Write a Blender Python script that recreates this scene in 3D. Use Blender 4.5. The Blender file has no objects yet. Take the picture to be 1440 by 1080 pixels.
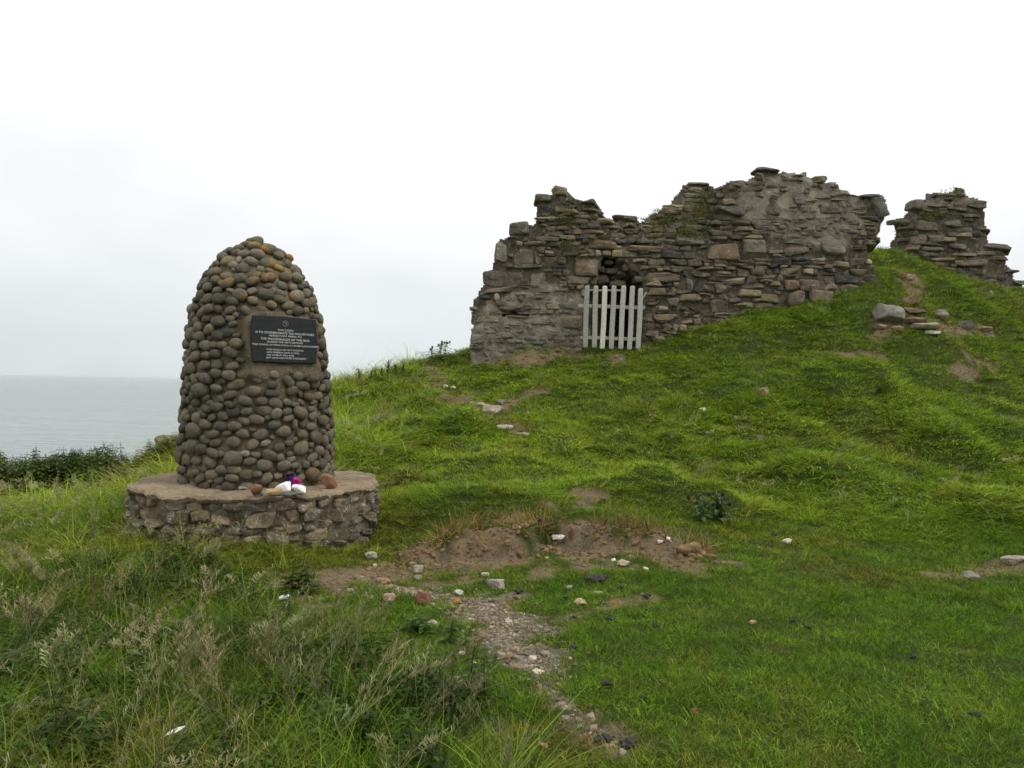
import bpy, math, random
import numpy as np
from mathutils import Matrix, Vector

rng = np.random.default_rng(11)
random.seed(11)
scene = bpy.context.scene
COL = scene.collection
REALIZE = True

# ------------------------------------------------------------------ camera model
F = 1130.0
CZ = 1.6
ROLL = math.radians(1.15)
HOR = 542.0
CR, SR = math.cos(ROLL), math.sin(ROLL)

def P(px, py, Y):
    dx, dy = px - 720.0, HOR - py
    return np.array([(dx * CR - dy * SR) / F * Y, Y, CZ + (dx * SR + dy * CR) / F * Y])

# ------------------------------------------------------------------ noise
def _hash(ix, iy, iz, seed):
    h = (ix.astype(np.int64) * 374761393 + iy.astype(np.int64) * 668265263 + iz.astype(np.int64) * 2147483647 + seed * 974634777) & 0xFFFFFFFF
    h = ((h ^ (h >> 13)) * 1274126177) & 0xFFFFFFFF
    h = ((h ^ (h >> 16)) * 2246822519) & 0xFFFFFFFF
    h = h ^ (h >> 15)
    return (h & 0xFFFFFF) / float(0x1000000)

def vnoise(x, y, z=None, seed=0):
    x = np.asarray(x, float); y = np.asarray(y, float)
    z = np.zeros_like(x) if z is None else np.asarray(z, float)
    ix, iy, iz = np.floor(x), np.floor(y), np.floor(z)
    fx, fy, fz = x - ix, y - iy, z - iz
    fx = fx * fx * (3 - 2 * fx); fy = fy * fy * (3 - 2 * fy); fz = fz * fz * (3 - 2 * fz)
    r = 0
    for a in (0, 1):
        for b in (0, 1):
            for c in (0, 1):
                w = (fx if a else 1 - fx) * (fy if b else 1 - fy) * (fz if c else 1 - fz)
                r = r + w * _hash(ix + a, iy + b, iz + c, seed)
    return r * 2 - 1

def fbm(x, y, z=None, seed=0, oct=3):
    r, a, f = 0, 1.0, 1.0
    for k in range(oct):
        r = r + a * vnoise(np.asarray(x) * f, np.asarray(y) * f, None if z is None else np.asarray(z) * f, seed + k * 17)
        a *= 0.5; f *= 2.03
    return r

def sstep(a, b, x):
    t = np.clip((np.asarray(x, float) - a) / (b - a), 0, 1)
    return t * t * (3 - 2 * t)

# ------------------------------------------------------------------ mesh building
class MB:
    def __init__(self):
        self.v, self.q, self.t, self.c, self.n = [], [], [], [], 0
    def add(self, v, quads=None, tris=None, col=(1, 1, 1)):
        v = np.asarray(v, float)
        if quads is not None and len(quads): self.q.append(np.asarray(quads, np.int64) + self.n)
        if tris is not None and len(tris): self.t.append(np.asarray(tris, np.int64) + self.n)
        c = np.asarray(col, float)
        if c.ndim == 1: c = np.tile(c[:3], (len(v), 1))
        self.v.append(v); self.c.append(c[:, :3]); self.n += len(v)
    def mesh(self, name, mat, origin=(0, 0, 0), smooth=True):
        v = np.concatenate(self.v) - np.asarray(origin, float)
        c = np.concatenate(self.c)
        q = np.concatenate(self.q) if self.q else np.zeros((0, 4), np.int64)
        t = np.concatenate(self.t) if self.t else np.zeros((0, 3), np.int64)
        me = bpy.data.meshes.new(name)
        me.vertices.add(len(v)); me.vertices.foreach_set('co', v.astype(np.float32).ravel())
        nl = q.size + t.size
        me.loops.add(nl)
        me.loops.foreach_set('vertex_index', np.concatenate([q.ravel(), t.ravel()]).astype(np.int32))
        me.polygons.add(len(q) + len(t))
        st = np.concatenate([np.arange(len(q)) * 4, q.size + np.arange(len(t)) * 3]).astype(np.int32)
        me.polygons.foreach_set('loop_start', st)
        me.polygons.foreach_set('use_smooth', np.full(len(q) + len(t), smooth))
        me.update(calc_edges=True); me.validate()
        a = me.color_attributes.new('col', 'FLOAT_COLOR', 'POINT')
        a.data.foreach_set('color', np.concatenate([c, np.ones((len(c), 1))], 1).astype(np.float32).ravel())
        if mat: me.materials.append(mat)
        return me

def tag(o, label=None, cat=None, group=None, kind=None):
    if label: o['label'] = label
    if cat: o['category'] = cat
    if group: o['group'] = group
    if kind: o['kind'] = kind
    return o

def root(name, loc, label, cat, group=None):
    o = bpy.data.objects.new(name, None); COL.objects.link(o)
    o.empty_display_size = 0.1
    o.location = [float(a) for a in loc]
    return tag(o, label, cat, group)

def wloc(o):
    p = np.array(o.location)
    while o.parent:
        o = o.parent; p = p + np.array(o.location)
    return p

def part(name, mb, mat, parent, smooth=True):
    me = mb.mesh(name, mat, wloc(parent), smooth)
    o = bpy.data.objects.new(name, me); COL.objects.link(o)
    o.parent = parent
    return o

def single(name, mb, mat, base, label=None, cat=None, group=None, kind=None, smooth=True):
    me = mb.mesh(name, mat, base, smooth)
    o = bpy.data.objects.new(name, me); COL.objects.link(o)
    o.location = [float(a) for a in base]
    return tag(o, label, cat, group, kind)

def cube_topology(n):
    idx, pts, faces = {}, [], []
    def vid(p):
        k = tuple(np.round(p, 5))
        if k not in idx:
            idx[k] = len(pts); pts.append(p)
        return idx[k]
    g = np.linspace(-1, 1, n + 1)
    for ax in range(3):
        for s in (-1, 1):
            a, b = [(1, 2), (2, 0), (0, 1)][ax]
            for i in range(n):
                for j in range(n):
                    f = []
                    for (di, dj) in ((0, 0), (1, 0), (1, 1), (0, 1)):
                        p = np.zeros(3); p[ax] = s; p[a] = g[i + di]; p[b] = g[j + dj]
                        f.append(vid(p))
                    faces.append(f if s > 0 else f[::-1])
    return np.array(pts), np.array(faces)
TOPO = {n: cube_topology(n) for n in (2, 3, 4, 6, 10)}

def rotm(rx, ry, rz):
    return np.array((Matrix.Rotation(rz, 3, 'Z') @ Matrix.Rotation(ry, 3, 'Y') @ Matrix.Rotation(rx, 3, 'X')))

def stone_pts(half, e=4.0, rough=0.08, n=4, seed=0, cuts=0, warp=0.0, nfreq=1.3, shear=0.0):
    r = np.random.default_rng(seed)
    p, f = TOPO[n]
    q = p / (np.abs(p) ** e).sum(1)[:, None] ** (1.0 / e)
    if warp:
        # shear / taper the block so that no two outlines are alike
        t = r.uniform(-warp, warp, 6)
        q = q.copy()
        x, y, z = q[:, 0].copy(), q[:, 1].copy(), q[:, 2].copy()
        q[:, 2] = z * (1 + t[0] * x) + t[1] * x
        q[:, 0] = x * (1 + t[2] * z) + t[3] * z * 0.5
        q[:, 1] = y * (1 + t[4] * x) + t[5] * z * 0.4
    for _ in range(cuts):
        d = r.normal(size=3); d /= np.linalg.norm(d)
        lim = r.uniform(0.62, 0.92)
        k = q @ d
        q = q - np.maximum(0, k - lim)[:, None] * d * 0.97
    if rough:
        o = r.uniform(0, 100, 3)
        nv = fbm(q[:, 0] * nfreq + o[0], q[:, 1] * nfreq + o[1], q[:, 2] * nfreq + o[2], int(seed) % 999, 3)
        q = q * (1 + rough * nv)[:, None]
    q = q * np.asarray(half)
    if shear: q[:, 0] += shear * q[:, 1]
    return q, f

def add_stone(mb, c, half, rot=None, col=(.3, .3, .3), **k):
    q, f = stone_pts(half, **k)
    if rot is not None: q = q @ rot.T
    mb.add(q + np.asarray(c), f, col=col)

def add_box(mb, c, half, rot=None, col=(1, 1, 1), bevel=0.0):
    p, f = TOPO[2]
    q = p.copy()
    if bevel:
        # pull the outer ring in: a cheap bevel
        q = p / (np.abs(p) ** 14).sum(1)[:, None] ** (1 / 14)
    q = q * np.asarray(half)
    if rot is not None: q = q @ rot.T
    mb.add(q + np.asarray(c), f, col=col)

def add_tube(mb, pts, rad, n=6, col=(1, 1, 1)):
    pts = np.asarray(pts, float); m = len(pts)
    rad = np.broadcast_to(np.asarray(rad, float), (m,))
    V = []
    for i in range(m):
        d = pts[min(i + 1, m - 1)] - pts[max(i - 1, 0)]
        d = d / (np.linalg.norm(d) + 1e-9)
        a = np.cross(d, (0.3, 0.9, 0.2)); a /= np.linalg.norm(a) + 1e-9
        b = np.cross(d, a)
        for k in range(n):
            t = 2 * math.pi * k / n
            V.append(pts[i] + rad[i] * (math.cos(t) * a + math.sin(t) * b))
    Q = [[i * n + k, i * n + (k + 1) % n, (i + 1) * n + (k + 1) % n, (i + 1) * n + k] for i in range(m - 1) for k in range(n)]
    mb.add(V, Q, col=col)

def S(r, g, b, k=1.0):
    "sRGB 0-255 to linear albedo"
    c = np.array([r, g, b]) / 255.0
    return np.where(c <= 0.04045, c / 12.92, ((c + 0.055) / 1.055) ** 2.4) * k

# ------------------------------------------------------------------ materials
def newmat(name):
    m = bpy.data.materials.new(name); m.use_nodes = True
    nt = m.node_tree; nt.nodes.clear()
    return m, nt
def N(nt, typ, **kw):
    n = nt.nodes.new(typ)
    for k, v in kw.items():
        if k == 'ins':
            for a, b in v.items(): n.inputs[a].default_value = b
        else: setattr(n, k, v)
    return n
def ramp(nt, src, stops):
    r = N(nt, 'ShaderNodeValToRGB')
    el = r.color_ramp.elements
    while len(el) < len(stops): el.new(0.5)
    for e, (p, c) in zip(el, stops):
        e.position = p; e.color = (*c, 1) if not np.isscalar(c) else (c, c, c, 1)
    nt.links.new(src, r.inputs[0]); return r
def mixc(nt, fac, a, b, mode='MIX'):
    m = N(nt, 'ShaderNodeMix', data_type='RGBA', blend_type=mode)
    for sock, v in ((m.inputs[0], fac), (m.inputs[6], a), (m.inputs[7], b)):
        if hasattr(v, 'links') or isinstance(v, bpy.types.NodeSocket): nt.links.new(v, sock)
        elif np.isscalar(v): sock.default_value = v
        else: sock.default_value = (*[float(q) for q in v], 1)
    return m.outputs[2]
def noise(nt, vec, scale, detail=4, rough=0.6, dist=0.0):
    n = N(nt, 'ShaderNodeTexNoise', ins={'Scale': scale, 'Detail': detail, 'Roughness': rough, 'Distortion': dist})
    nt.links.new(vec, n.inputs['Vector']); return n.outputs['Fac']

def rock_mat(name, lichen=0.3, lichen_col=(0.45, 0.44, 0.40), moss=0.0, orange=0.0, bump=0.6, sc=1.0, rough=0.92, contrast=1.0):
    m, nt = newmat(name)
    out = N(nt, 'ShaderNodeOutputMaterial'); b = N(nt, 'ShaderNodeBsdfPrincipled')
    b.inputs['Roughness'].default_value = rough; b.inputs['Specular IOR Level'].default_value = 0.25
    nt.links.new(b.outputs[0], out.inputs[0])
    tc = N(nt, 'ShaderNodeTexCoord').outputs['Object']
    at = N(nt, 'ShaderNodeAttribute', attribute_name='col').outputs['Color']
    n1 = noise(nt, tc, 5 * sc, 6, 0.65); n2 = noise(nt, tc, 38 * sc, 4, 0.7)
    r1 = ramp(nt, n1, [(0.28, 1 - 0.42 * contrast), (0.72, 1 + 0.38 * contrast)])
    r2 = ramp(nt, n2, [(0.3, 1 - 0.38 * contrast), (0.7, 1 + 0.38 * contrast)])
    c = mixc(nt, 1.0, at, r1.outputs[0], 'MULTIPLY')
    c = mixc(nt, 1.0, c, r2.outputs[0], 'MULTIPLY')
    if lichen:
        l1 = noise(nt, tc, 9 * sc, 5, 0.7, 0.6)
        lr = ramp(nt, l1, [(0.66 - 0.18 * lichen, 0.0), (0.72 - 0.1 * lichen, 0.75)])
        v = noise(nt, tc, 55 * sc, 2, 0.5)
        vr = ramp(nt, v, [(0.42, 0.0), (0.6, 1.0)])
        k = mixc(nt, 1.0, lr.outputs[0], vr.outputs[0], 'MULTIPLY')
        c = mixc(nt, k, c, lichen_col)
    if moss:
        l1 = noise(nt, tc, 2.6 * sc, 5, 0.7, 0.3)
        lr = ramp(nt, l1, [(0.7 - 0.2 * moss, 0.0), (0.8 - 0.2 * moss, 0.8)])
        c = mixc(nt, lr.outputs[0], c, (0.10, 0.10, 0.03))
    if orange:
        l1 = noise(nt, tc, 4.5, 5, 0.7, 0.5)
        gz = N(nt, 'ShaderNodeSeparateXYZ'); nt.links.new(tc, gz.inputs[0])
        gr = N(nt, 'ShaderNodeMapRange', ins={1: 1.9, 2: 2.9, 3: 0.0, 4: 1.0}); nt.links.new(gz.outputs[2], gr.inputs[0])
        lr = ramp(nt, l1, [(0.54, 0.0), (0.62, 0.85)])
        k = mixc(nt, 1.0, lr.outputs[0], gr.outputs[0], 'MULTIPLY')
        c = mixc(nt, k, c, (0.30, 0.16, 0.025))
    nt.links.new(c, b.inputs['Base Color'])
    nb = noise(nt, tc, 22 * sc, 8, 0.7)
    bp = N(nt, 'ShaderNodeBump', ins={'Strength': bump, 'Distance': 0.03})
    nt.links.new(nb, bp.inputs['Height']); nt.links.new(bp.outputs[0], b.inputs['Normal'])
    return m

def plain_mat(name, col=None, rough=0.6, nscale=20, var=0.3, bump=0.2, spec=0.4, attr=False):
    m, nt = newmat(name)
    out = N(nt, 'ShaderNodeOutputMaterial'); b = N(nt, 'ShaderNodeBsdfPrincipled')
    b.inputs['Roughness'].default_value = rough; b.inputs['Specular IOR Level'].default_value = spec
    nt.links.new(b.outputs[0], out.inputs[0])
    tc = N(nt, 'ShaderNodeTexCoord').outputs['Object']
    n1 = noise(nt, tc, nscale, 5, 0.65)
    r1 = ramp(nt, n1, [(0.3, 1 - var), (0.7, 1 + var)])
    base = N(nt, 'ShaderNodeAttribute', attribute_name='col').outputs['Color'] if attr else col
    c = mixc(nt, 1.0, base, r1.outputs[0], 'MULTIPLY')
    nt.links.new(c, b.inputs['Base Color'])
    bp = N(nt, 'ShaderNodeBump', ins={'Strength': bump, 'Distance': 0.01})
    nt.links.new(n1, bp.inputs['Height']); nt.links.new(bp.outputs[0], b.inputs['Normal'])
    return m

def leaf_mat(name, inst=True, transl=0.22, rough=0.6, spec=0.07):
    m, nt = newmat(name)
    out = N(nt, 'ShaderNodeOutputMaterial'); b = N(nt, 'ShaderNodeBsdfPrincipled')
    b.inputs['Roughness'].default_value = rough; b.inputs['Specular IOR Level'].default_value = spec
    c = N(nt, 'ShaderNodeAttribute', attribute_name='col').outputs['Color']
    if inst:
        t = N(nt, 'ShaderNodeAttribute', attribute_name='tint', attribute_type='GEOMETRY' if REALIZE else 'INSTANCER').outputs['Color']
        c = mixc(nt, 1.0, c, t, 'MULTIPLY')
    tr = N(nt, 'ShaderNodeBsdfTranslucent')
    mx = N(nt, 'ShaderNodeMixShader', ins={0: transl})
    nt.links.new(c, b.inputs['Base Color']); nt.links.new(c, tr.inputs['Color'])
    nt.links.new(b.outputs[0], mx.inputs[1]); nt.links.new(tr.outputs[0], mx.inputs[2])
    nt.links.new(mx.outputs[0], out.inputs[0])
    return m

M_GRASS = leaf_mat('grass_blades')
M_PLANT = leaf_mat('plant_leaves', inst=False)
M_COB = rock_mat('cobble_stone', lichen=0.45, lichen_col=(.22, .20, .15), orange=1.0, bump=0.4, sc=1.2, rough=0.8, contrast=0.9)
M_MORT = rock_mat('cairn_mortar', lichen=0.35, lichen_col=(.36, .34, .28), orange=1.0, bump=0.9, sc=1.6)
M_PLINTH = rock_mat('plinth_rubble', lichen=0.72, lichen_col=(.62, .62, .56), moss=0.4, bump=1.0, sc=1.1)
M_SLAB = rock_mat('plinth_concrete', lichen=0.25, lichen_col=(.40, .37, .32), bump=0.8, sc=1.2, contrast=.8)
M_WALL = rock_mat('wall_stone', lichen=0.6, lichen_col=(.40, .38, .33), moss=0.28, bump=1.0, sc=1.0)
M_CORE = rock_mat('wall_mortar', lichen=0.75, lichen_col=(.42, .40, .36), moss=0.2, bump=1.0, sc=1.3)
M_ROCK = rock_mat('loose_rock', lichen=0.3, bump=0.6, sc=2.0)
M_GRAV = rock_mat('gravel_stone', lichen=0.0, bump=0.4, sc=4.0, contrast=.6)
M_WOOD = plain_mat('weathered_wood', None, 0.8, 30, 0.22, 0.3, 0.2, attr=True)
M_DUNG = plain_mat('dung', (0.018, 0.015, 0.012), 0.6, 60, 0.5, 0.8)
M_PLAQUE = plain_mat('plaque_metal', (0.016, 0.017, 0.019), 0.6, 40, 0.35, 0.1, 0.25)
M_LETTER = plain_mat('plaque_lettering', (0.62, 0.62, 0.60), 0.6, 40, 0.15, 0.0)
M_EMBLEM = plain_mat('plaque_emblem', (0.14, 0.14, 0.14), 0.6, 40, 0.15, 0.0)
M_WHITE = plain_mat('white_quartz', (0.78, 0.78, 0.76), 0.6, 30, 0.08, 0.3)
M_PETAL = plain_mat('petal', None, 0.6, 60, 0.15, 0.1, 0.2, attr=True)
M_FEATHER = plain_mat('feather', (0.75, 0.75, 0.72), 0.7, 40, 0.1, 0.1)

# ------------------------------------------------------------------ terrain height
CTRL = [
 # px, py, depth
 (0,1085,3.3),(360,1085,3.3),(720,1080,3.35),(1080,1080,3.35),(1440,1080,3.35),
 (720,900,5.0),(720,805,6.9),(720,735,8.2),(720,700,9.1),(720,640,11.2),(720,600,13),(720,556,15.2),(715,522,16.6),(720,508,17.1),
 (880,900,5.0),(880,800,6.9),(890,745,8.3),(880,700,9.6),(880,640,11.6),(880,560,14.6),(870,492,17.0),
 (1100,900,5.2),(1100,800,7.2),(1100,740,9),(1100,660,11.2),(1100,580,13.3),(1100,500,15.6),(1090,442,17.2),
 (1250,660,11),(1250,560,13.8),(1250,480,16),(1232,405,17.9),(1258,352,20.3),(1300,400,19.2),(1340,380,20.6),
 (1440,900,5.4),(1440,800,7.5),(1440,750,9),(1440,650,12),(1440,520,16.3),(1440,402,20.8),(1440,450,18.6),
 (640,492,19),(650,535,16.6),(640,580,14),(640,640,11.3),(640,700,9),
 (560,527,17.3),(560,590,13),(560,640,11.2),(560,700,9.3),
 (480,547,15.2),(480,600,12.6),(480,660,10.6),(500,705,9.2),
 (545,775,7.75),(560,795,7.15),(470,800,6.75),(330,770,6.9),(190,745,7.7),(120,745,7.9),
 (240,650,11.3),(150,682,11.0),(0,690,11.0),(0,712,9.6),(0,770,7.9),(-200,695,11),(-200,770,7.9),
 (220,880,5.4),(0,890,5.3),(420,880,5.2),(560,900,5.0),
 (1600,660,12),(1600,800,7.5),(1650,520,16),
]
XTRA = [(0,0,0),(-4,0,-.1),(4,0,0),(0,-6,-.1),(-8,-6,-.2),(8,-6,.1),(-12,4,-.2),(-12,9,.2),(12,3,0.1),(20,4,.3),(-18,9,.2),
        (-5,13.5,-.1),(-9,13.5,-.25),(-14,13,-.3),(-4.6,16,.9),(-2.6,20,1.6),(0,21,2.4),(3,22,3.0),(6,22.5,4.2),(10,25,3.6),(15,24,3.9),(16,18,2.6),
        (16,12,.8),(22,20,3),(26,12,1),(30,26,3),(0,26,2),(6,27,3),(3.5,19,2.9),(12.5,22.5,4.1)]
_c = np.array([P(*c) for c in CTRL])
_x = np.array(XTRA, float)
CP = np.concatenate([_c, _x])
def _tps(r2): return 0.5 * r2 * np.log(r2 + 1e-9)
def _solve():
    n = len(CP); d = ((CP[:, None, :2] - CP[None, :, :2]) ** 2).sum(2)
    A = np.zeros((n + 3, n + 3)); A[:n, :n] = _tps(d) + np.eye(n) * 0.25
    A[:n, n] = 1; A[:n, n + 1:] = CP[:, :2]; A[n, :n] = 1; A[n + 1:, :n] = CP[:, :2].T
    b = np.zeros(n + 3); b[:n] = CP[:, 2]
    return np.linalg.solve(A, b)
TW = _solve()
# line of the small eroded bank, in plan
BANK = np.array([P(px, py, Y)[:2] for px, py, Y in ((560,780,7.2),(590,782,7.4),(620,778,7.55),(690,775,7.7),(760,772,7.75),(830,768,7.8),(900,776,7.7),(960,785,7.6),(1010,790,7.5))])
CLIFF = np.array([(-60, 13.0), (-14, 13.2), (-8, 13.4), (-5.2, 14.2), (-3.9, 16.6), (-2.6, 19.5), (0, 24), (4, 28), (10, 32), (60, 40)])

def seg_dist(x, y, pl):
    x = np.asarray(x, float); y = np.asarray(y, float)
    best = np.full(x.shape, 1e9)
    for a, b in zip(pl[:-1], pl[1:]):
        d = b - a; t = np.clip(((x - a[0]) * d[0] + (y - a[1]) * d[1]) / (d @ d), 0, 1)
        best = np.minimum(best, np.hypot(x - a[0] - t * d[0], y - a[1] - t * d[1]))
    return best

def gz(x, y):
    x = np.atleast_1d(np.asarray(x, float)); y = np.atleast_1d(np.asarray(y, float))
    sh = x.shape; x = x.ravel(); y = y.ravel()
    yc = np.minimum(y, 34.0); xc = np.clip(x, -20, 34)
    z = TW[-3] + TW[-2] * xc + TW[-1] * yc
    for (cx, cy, _), w in zip(CP, TW[:len(CP)]):
        z = z + w * _tps((xc - cx) ** 2 + (yc - cy) ** 2)
    # hummocks
    hill = sstep(8.7, 11, y) * 0.92 + 0.08
    hill = hill * (1 - 0.75 * sstep(2.2, 0.9, np.hypot(x + 2.61, y - 8.2)))
    z = z + 0.12 * hill * fbm(x * 0.8, y * 0.62, None, 5, 2)
    rid = 1 - np.abs(vnoise(x * 1.25 + 7, y * 1.0, None, 9))
    z = z - 0.17 * hill * (rid - 0.5)
    z = z + 0.05 * (0.25 + hill) * fbm(x * 2.4, y * 2.1, None, 21, 2)
    z = z + 0.012 * fbm(x * 8, y * 8, None, 31, 2)
    for (hx, hy, r, h) in HUMPS:
        z = z + h * np.exp(-(((x - hx) ** 2 + ((y - hy) * 0.9) ** 2) / r ** 2))
    # eroded bank
    yb = np.interp(x, BANK[:, 0], BANK[:, 1]) + 0.16 * vnoise(x * 2.2, x * 0 + 3, None, 44) + 0.05 * vnoise(x * 8, x * 0, None, 45)
    s = y - yb
    inb = sstep(BANK[0, 0] - .1, BANK[0, 0] + 0.5, x) * sstep(BANK[-1, 0], BANK[-1, 0] - 0.7, x)
    up = sstep(-0.05, 0.12, s)
    z = z + inb * (up * 0.15 * np.exp(-np.maximum(s, 0) / 0.7) - (1 - up) * 0.09 * np.exp(-np.maximum(-s, 0) / 0.8))
    z = z + inb * np.exp(-(s / .45) ** 2) * .035 * fbm(x * 7, y * 7, None, 47, 3)
    # cliff to the sea
    sc = np.maximum(0, y - np.interp(x, CLIFF[:, 0], CLIFF[:, 1]))
    z = z - np.minimum(34, sc * 0.8 + sc ** 2 * 0.35)
    return z.reshape(sh)

HUMPS = []
def hit(px, py, y0=2.4, y1=24.0):
    Y = np.arange(y0, y1, 0.02)
    dx, dy = px - 720.0, HOR - py
    X = (dx * CR - dy * SR) / F * Y; Z = CZ + (dx * SR + dy * CR) / F * Y
    g = gz(X, Y)
    k = np.argmax(Z <= g)
    if not (Z <= g).any(): k = int(np.argmin(Z - g))
    return np.array([X[k], Y[k], g[k]])
_h = [(940,700,.45,.18),(1000,715,.35,.16),(1320,625,.6,.2),(1180,690,.9,.16),(1380,715,.7,.14),(1060,570,.6,.12),(860,690,.4,.10),
      (1200,530,.8,.18),(600,610,.8,.10),(720,715,.5,.12),(1010,480,.7,.12),(1150,470,.8,.15),(1300,475,.6,.18),(1380,450,.7,.2),(960,520,.7,.10),(1240,590,.7,.12),(640,715,.4,.12),(1330,425,.6,.15)]
HUMPS = [(*hit(px, py)[:2], r * .9, h * 1.35) for px, py, r, h in _h]

HUMPS.append((-5.0, 11.9, .55, .38))
_tr = random.Random(77)
for _ in range(120):
    ty = 8.9 + 9.5 * _tr.random() ** .8; tx = _tr.uniform(-.30, .70) * ty
    if math.hypot(tx + 2.57, ty - 8.2) < 1.9: continue
    HUMPS.append((tx, ty, _tr.uniform(.16, .38), _tr.uniform(.05, .15)))

# ------------------------------------------------------------------ ground cover masks
def pl(*pts): return np.array([hit(a, b)[:2] for a, b in pts])
GRAVEL = pl((500,832),(590,836),(650,850),(690,890),(735,930),(770,965),(800,1000),(840,1040),(880,1062))
GRAVEL_W = [.22,.36,.40,.36,.24,.13,.09,.02,.10]
SOIL = pl((470,832),(520,822),(560,806),(600,790),(660,775),(730,772),(800,768),(870,768),(940,772))
PATHS = [(pl((600,520),(615,545),(650,565),(690,577),(730,605)), .22), (pl((690,577),(740,556),(770,548)), .16), (pl((1390,508),(1360,525),(1325,540)), .16),
         (pl((1232,470),(1240,455),(1280,440),(1290,400),(1275,388)), .3), (pl((1300,455),(1330,460),(1390,470)), .2), (pl((830,700),(800,715),(770,740)), .2),
         (pl((700,512),(745,505),(800,500),(870,505)), .25), (pl((830,800),(880,800),(960,800)), .16), (pl((1340,812),(1440,790)), .2), (pl((860,1045),(890,1055)), .15), (pl((1190,500),(1230,498)), .25), (pl((800,870),(900,840)), .1), (pl((690,870),(760,800)), .12)]

def masks(x, y):
    x = np.asarray(x, float); y = np.asarray(y, float)
    nz = fbm(x * 3.2, y * 3.2, None, 61, 3)
    n2 = fbm(x * 9, y * 9, None, 63, 2)
    best = np.full(x.shape, -9.0)
    for i in range(len(GRAVEL) - 1):
        a, b = GRAVEL[i], GRAVEL[i + 1]; d = b - a
        t = np.clip(((x - a[0]) * d[0] + (y - a[1]) * d[1]) / (d @ d), 0, 1)
        w = GRAVEL_W[i] * (1 - t) + GRAVEL_W[i + 1] * t
        best = np.maximum(best, 1 - np.hypot(x - a[0] - t * d[0], y - a[1] - t * d[1]) / w)
    gravel = sstep(-0.1, 0.8, best + 0.8 * nz + 0.6 * n2 - 0.2)
    ds = seg_dist(x, y, SOIL)
    soil = sstep(-0.05, 0.6, 1 - ds / 0.52 + 0.85 * nz + 0.6 * n2 - 0.2)
    p = np.zeros(x.shape)
    for poly, w in PATHS:
        p = np.maximum(p, sstep(0.05, 0.5, 1 - seg_dist(x, y, poly) / (w * 1.3) + 0.8 * nz + 0.4 * n2 - 0.35))
    soil = np.maximum(soil, p * 0.85)
    dry = sstep(0.15, 0.8, fbm(x * 0.7, y * 0.7, None, 71, 3) + 0.35 * n2)
    return gravel, soil, dry
LONGP = [np.array(hit(a, b)[:2]) for a, b in ((60,1000),(250,960),(120,860),(330,850),(420,900),(480,960),(560,1000),(300,1070),(620,1075))]

# ------------------------------------------------------------------ terrain mesh
def axis(lo, flo, fhi, hi, fine, grow=1.13):
    a = list(np.arange(flo, fhi, fine)); s = fine
    while a[-1] < hi: s *= grow; a.append(a[-1] + s)
    s = fine; pre = []
    v = flo
    while v > lo: s *= grow; v -= s; pre.append(v)
    return np.array(pre[::-1] + a)
gx = axis(-60, -7.5, 14.5, 80, 0.055); gy = axis(-40, 2.3, 21.5, 60, 0.055)
XX, YY = np.meshgrid(gx, gy)
ZZ = gz(XX, YY)
gr, so, dr = masks(XX, YY)
nx, ny = len(gx), len(gy)
ids = np.arange(nx * ny).reshape(ny, nx)
quads = np.stack([ids[:-1, :-1], ids[:-1, 1:], ids[1:, 1:], ids[1:, :-1]], -1).reshape(-1, 4)
tb = MB()
rockf = ((YY - np.interp(XX, CLIFF[:, 0], CLIFF[:, 1])) > 1.5) * 1.0
tb.add(np.stack([XX, YY, ZZ], -1).reshape(-1, 3), quads, col=np.stack([gr, np.maximum(so, rockf * .6), dr], -1).reshape(-1, 3))
m, nt = newmat('turf_soil')
out = N(nt, 'ShaderNodeOutputMaterial'); b = N(nt, 'ShaderNodeBsdfPrincipled'); b.inputs['Roughness'].default_value = 0.95; b.inputs['Specular IOR Level'].default_value = 0.1
nt.links.new(b.outputs[0], out.inputs[0])
tc = N(nt, 'ShaderNodeTexCoord').outputs['Object']
sep = N(nt, 'ShaderNodeSeparateColor'); nt.links.new(N(nt, 'ShaderNodeAttribute', attribute_name='col').outputs['Color'], sep.inputs[0])
nz1 = noise(nt, tc, 6, 6, .7); nz2 = noise(nt, tc, 45, 5, .7)
c = ramp(nt, nz1, [(.3, (.03, .045, .008)), (.55, (.045, .062, .012)), (.75, (.07, .07, .02))]).outputs[0]
sl = ramp(nt, nz1, [(.25, (.10, .082, .055)), (.45, (.185, .148, .098)), (.58, (.23, .155, .088)), (.68, (.18, .15, .105)), (.8, (.32, .27, .19))]).outputs[0]
sl2 = ramp(nt, nz2, [(.3, .6), (.7, 1.35)]).outputs[0]
sl = mixc(nt, 1.0, sl, sl2, 'MULTIPLY')
c = mixc(nt, sep.outputs[1], c, sl)
vo = N(nt, 'ShaderNodeTexVoronoi', ins={'Scale': 34.0}); nt.links.new(tc, vo.inputs['Vector'])
gvc = N(nt, 'ShaderNodeSeparateColor'); nt.links.new(vo.outputs['Color'], gvc.inputs[0])
gv = ramp(nt, gvc.outputs[0], [(0, (.12, .10, .07)), (.5, (.20, .17, .13)), (1, (.34, .30, .24))]).outputs[0]
c = mixc(nt, sep.outputs[0], c, gv)
nt.links.new(c, b.inputs['Base Color'])
bp = N(nt, 'ShaderNodeBump', ins={'Strength': 1.0, 'Distance': 0.03}); nt.links.new(nz2, bp.inputs['Height']); nt.links.new(bp.outputs[0], b.inputs['Normal'])
single('ground', tb, m, (0, 0, 0), 'grassy headland rising from the cairn to the ruined wall', 'ground', kind='structure')

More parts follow.
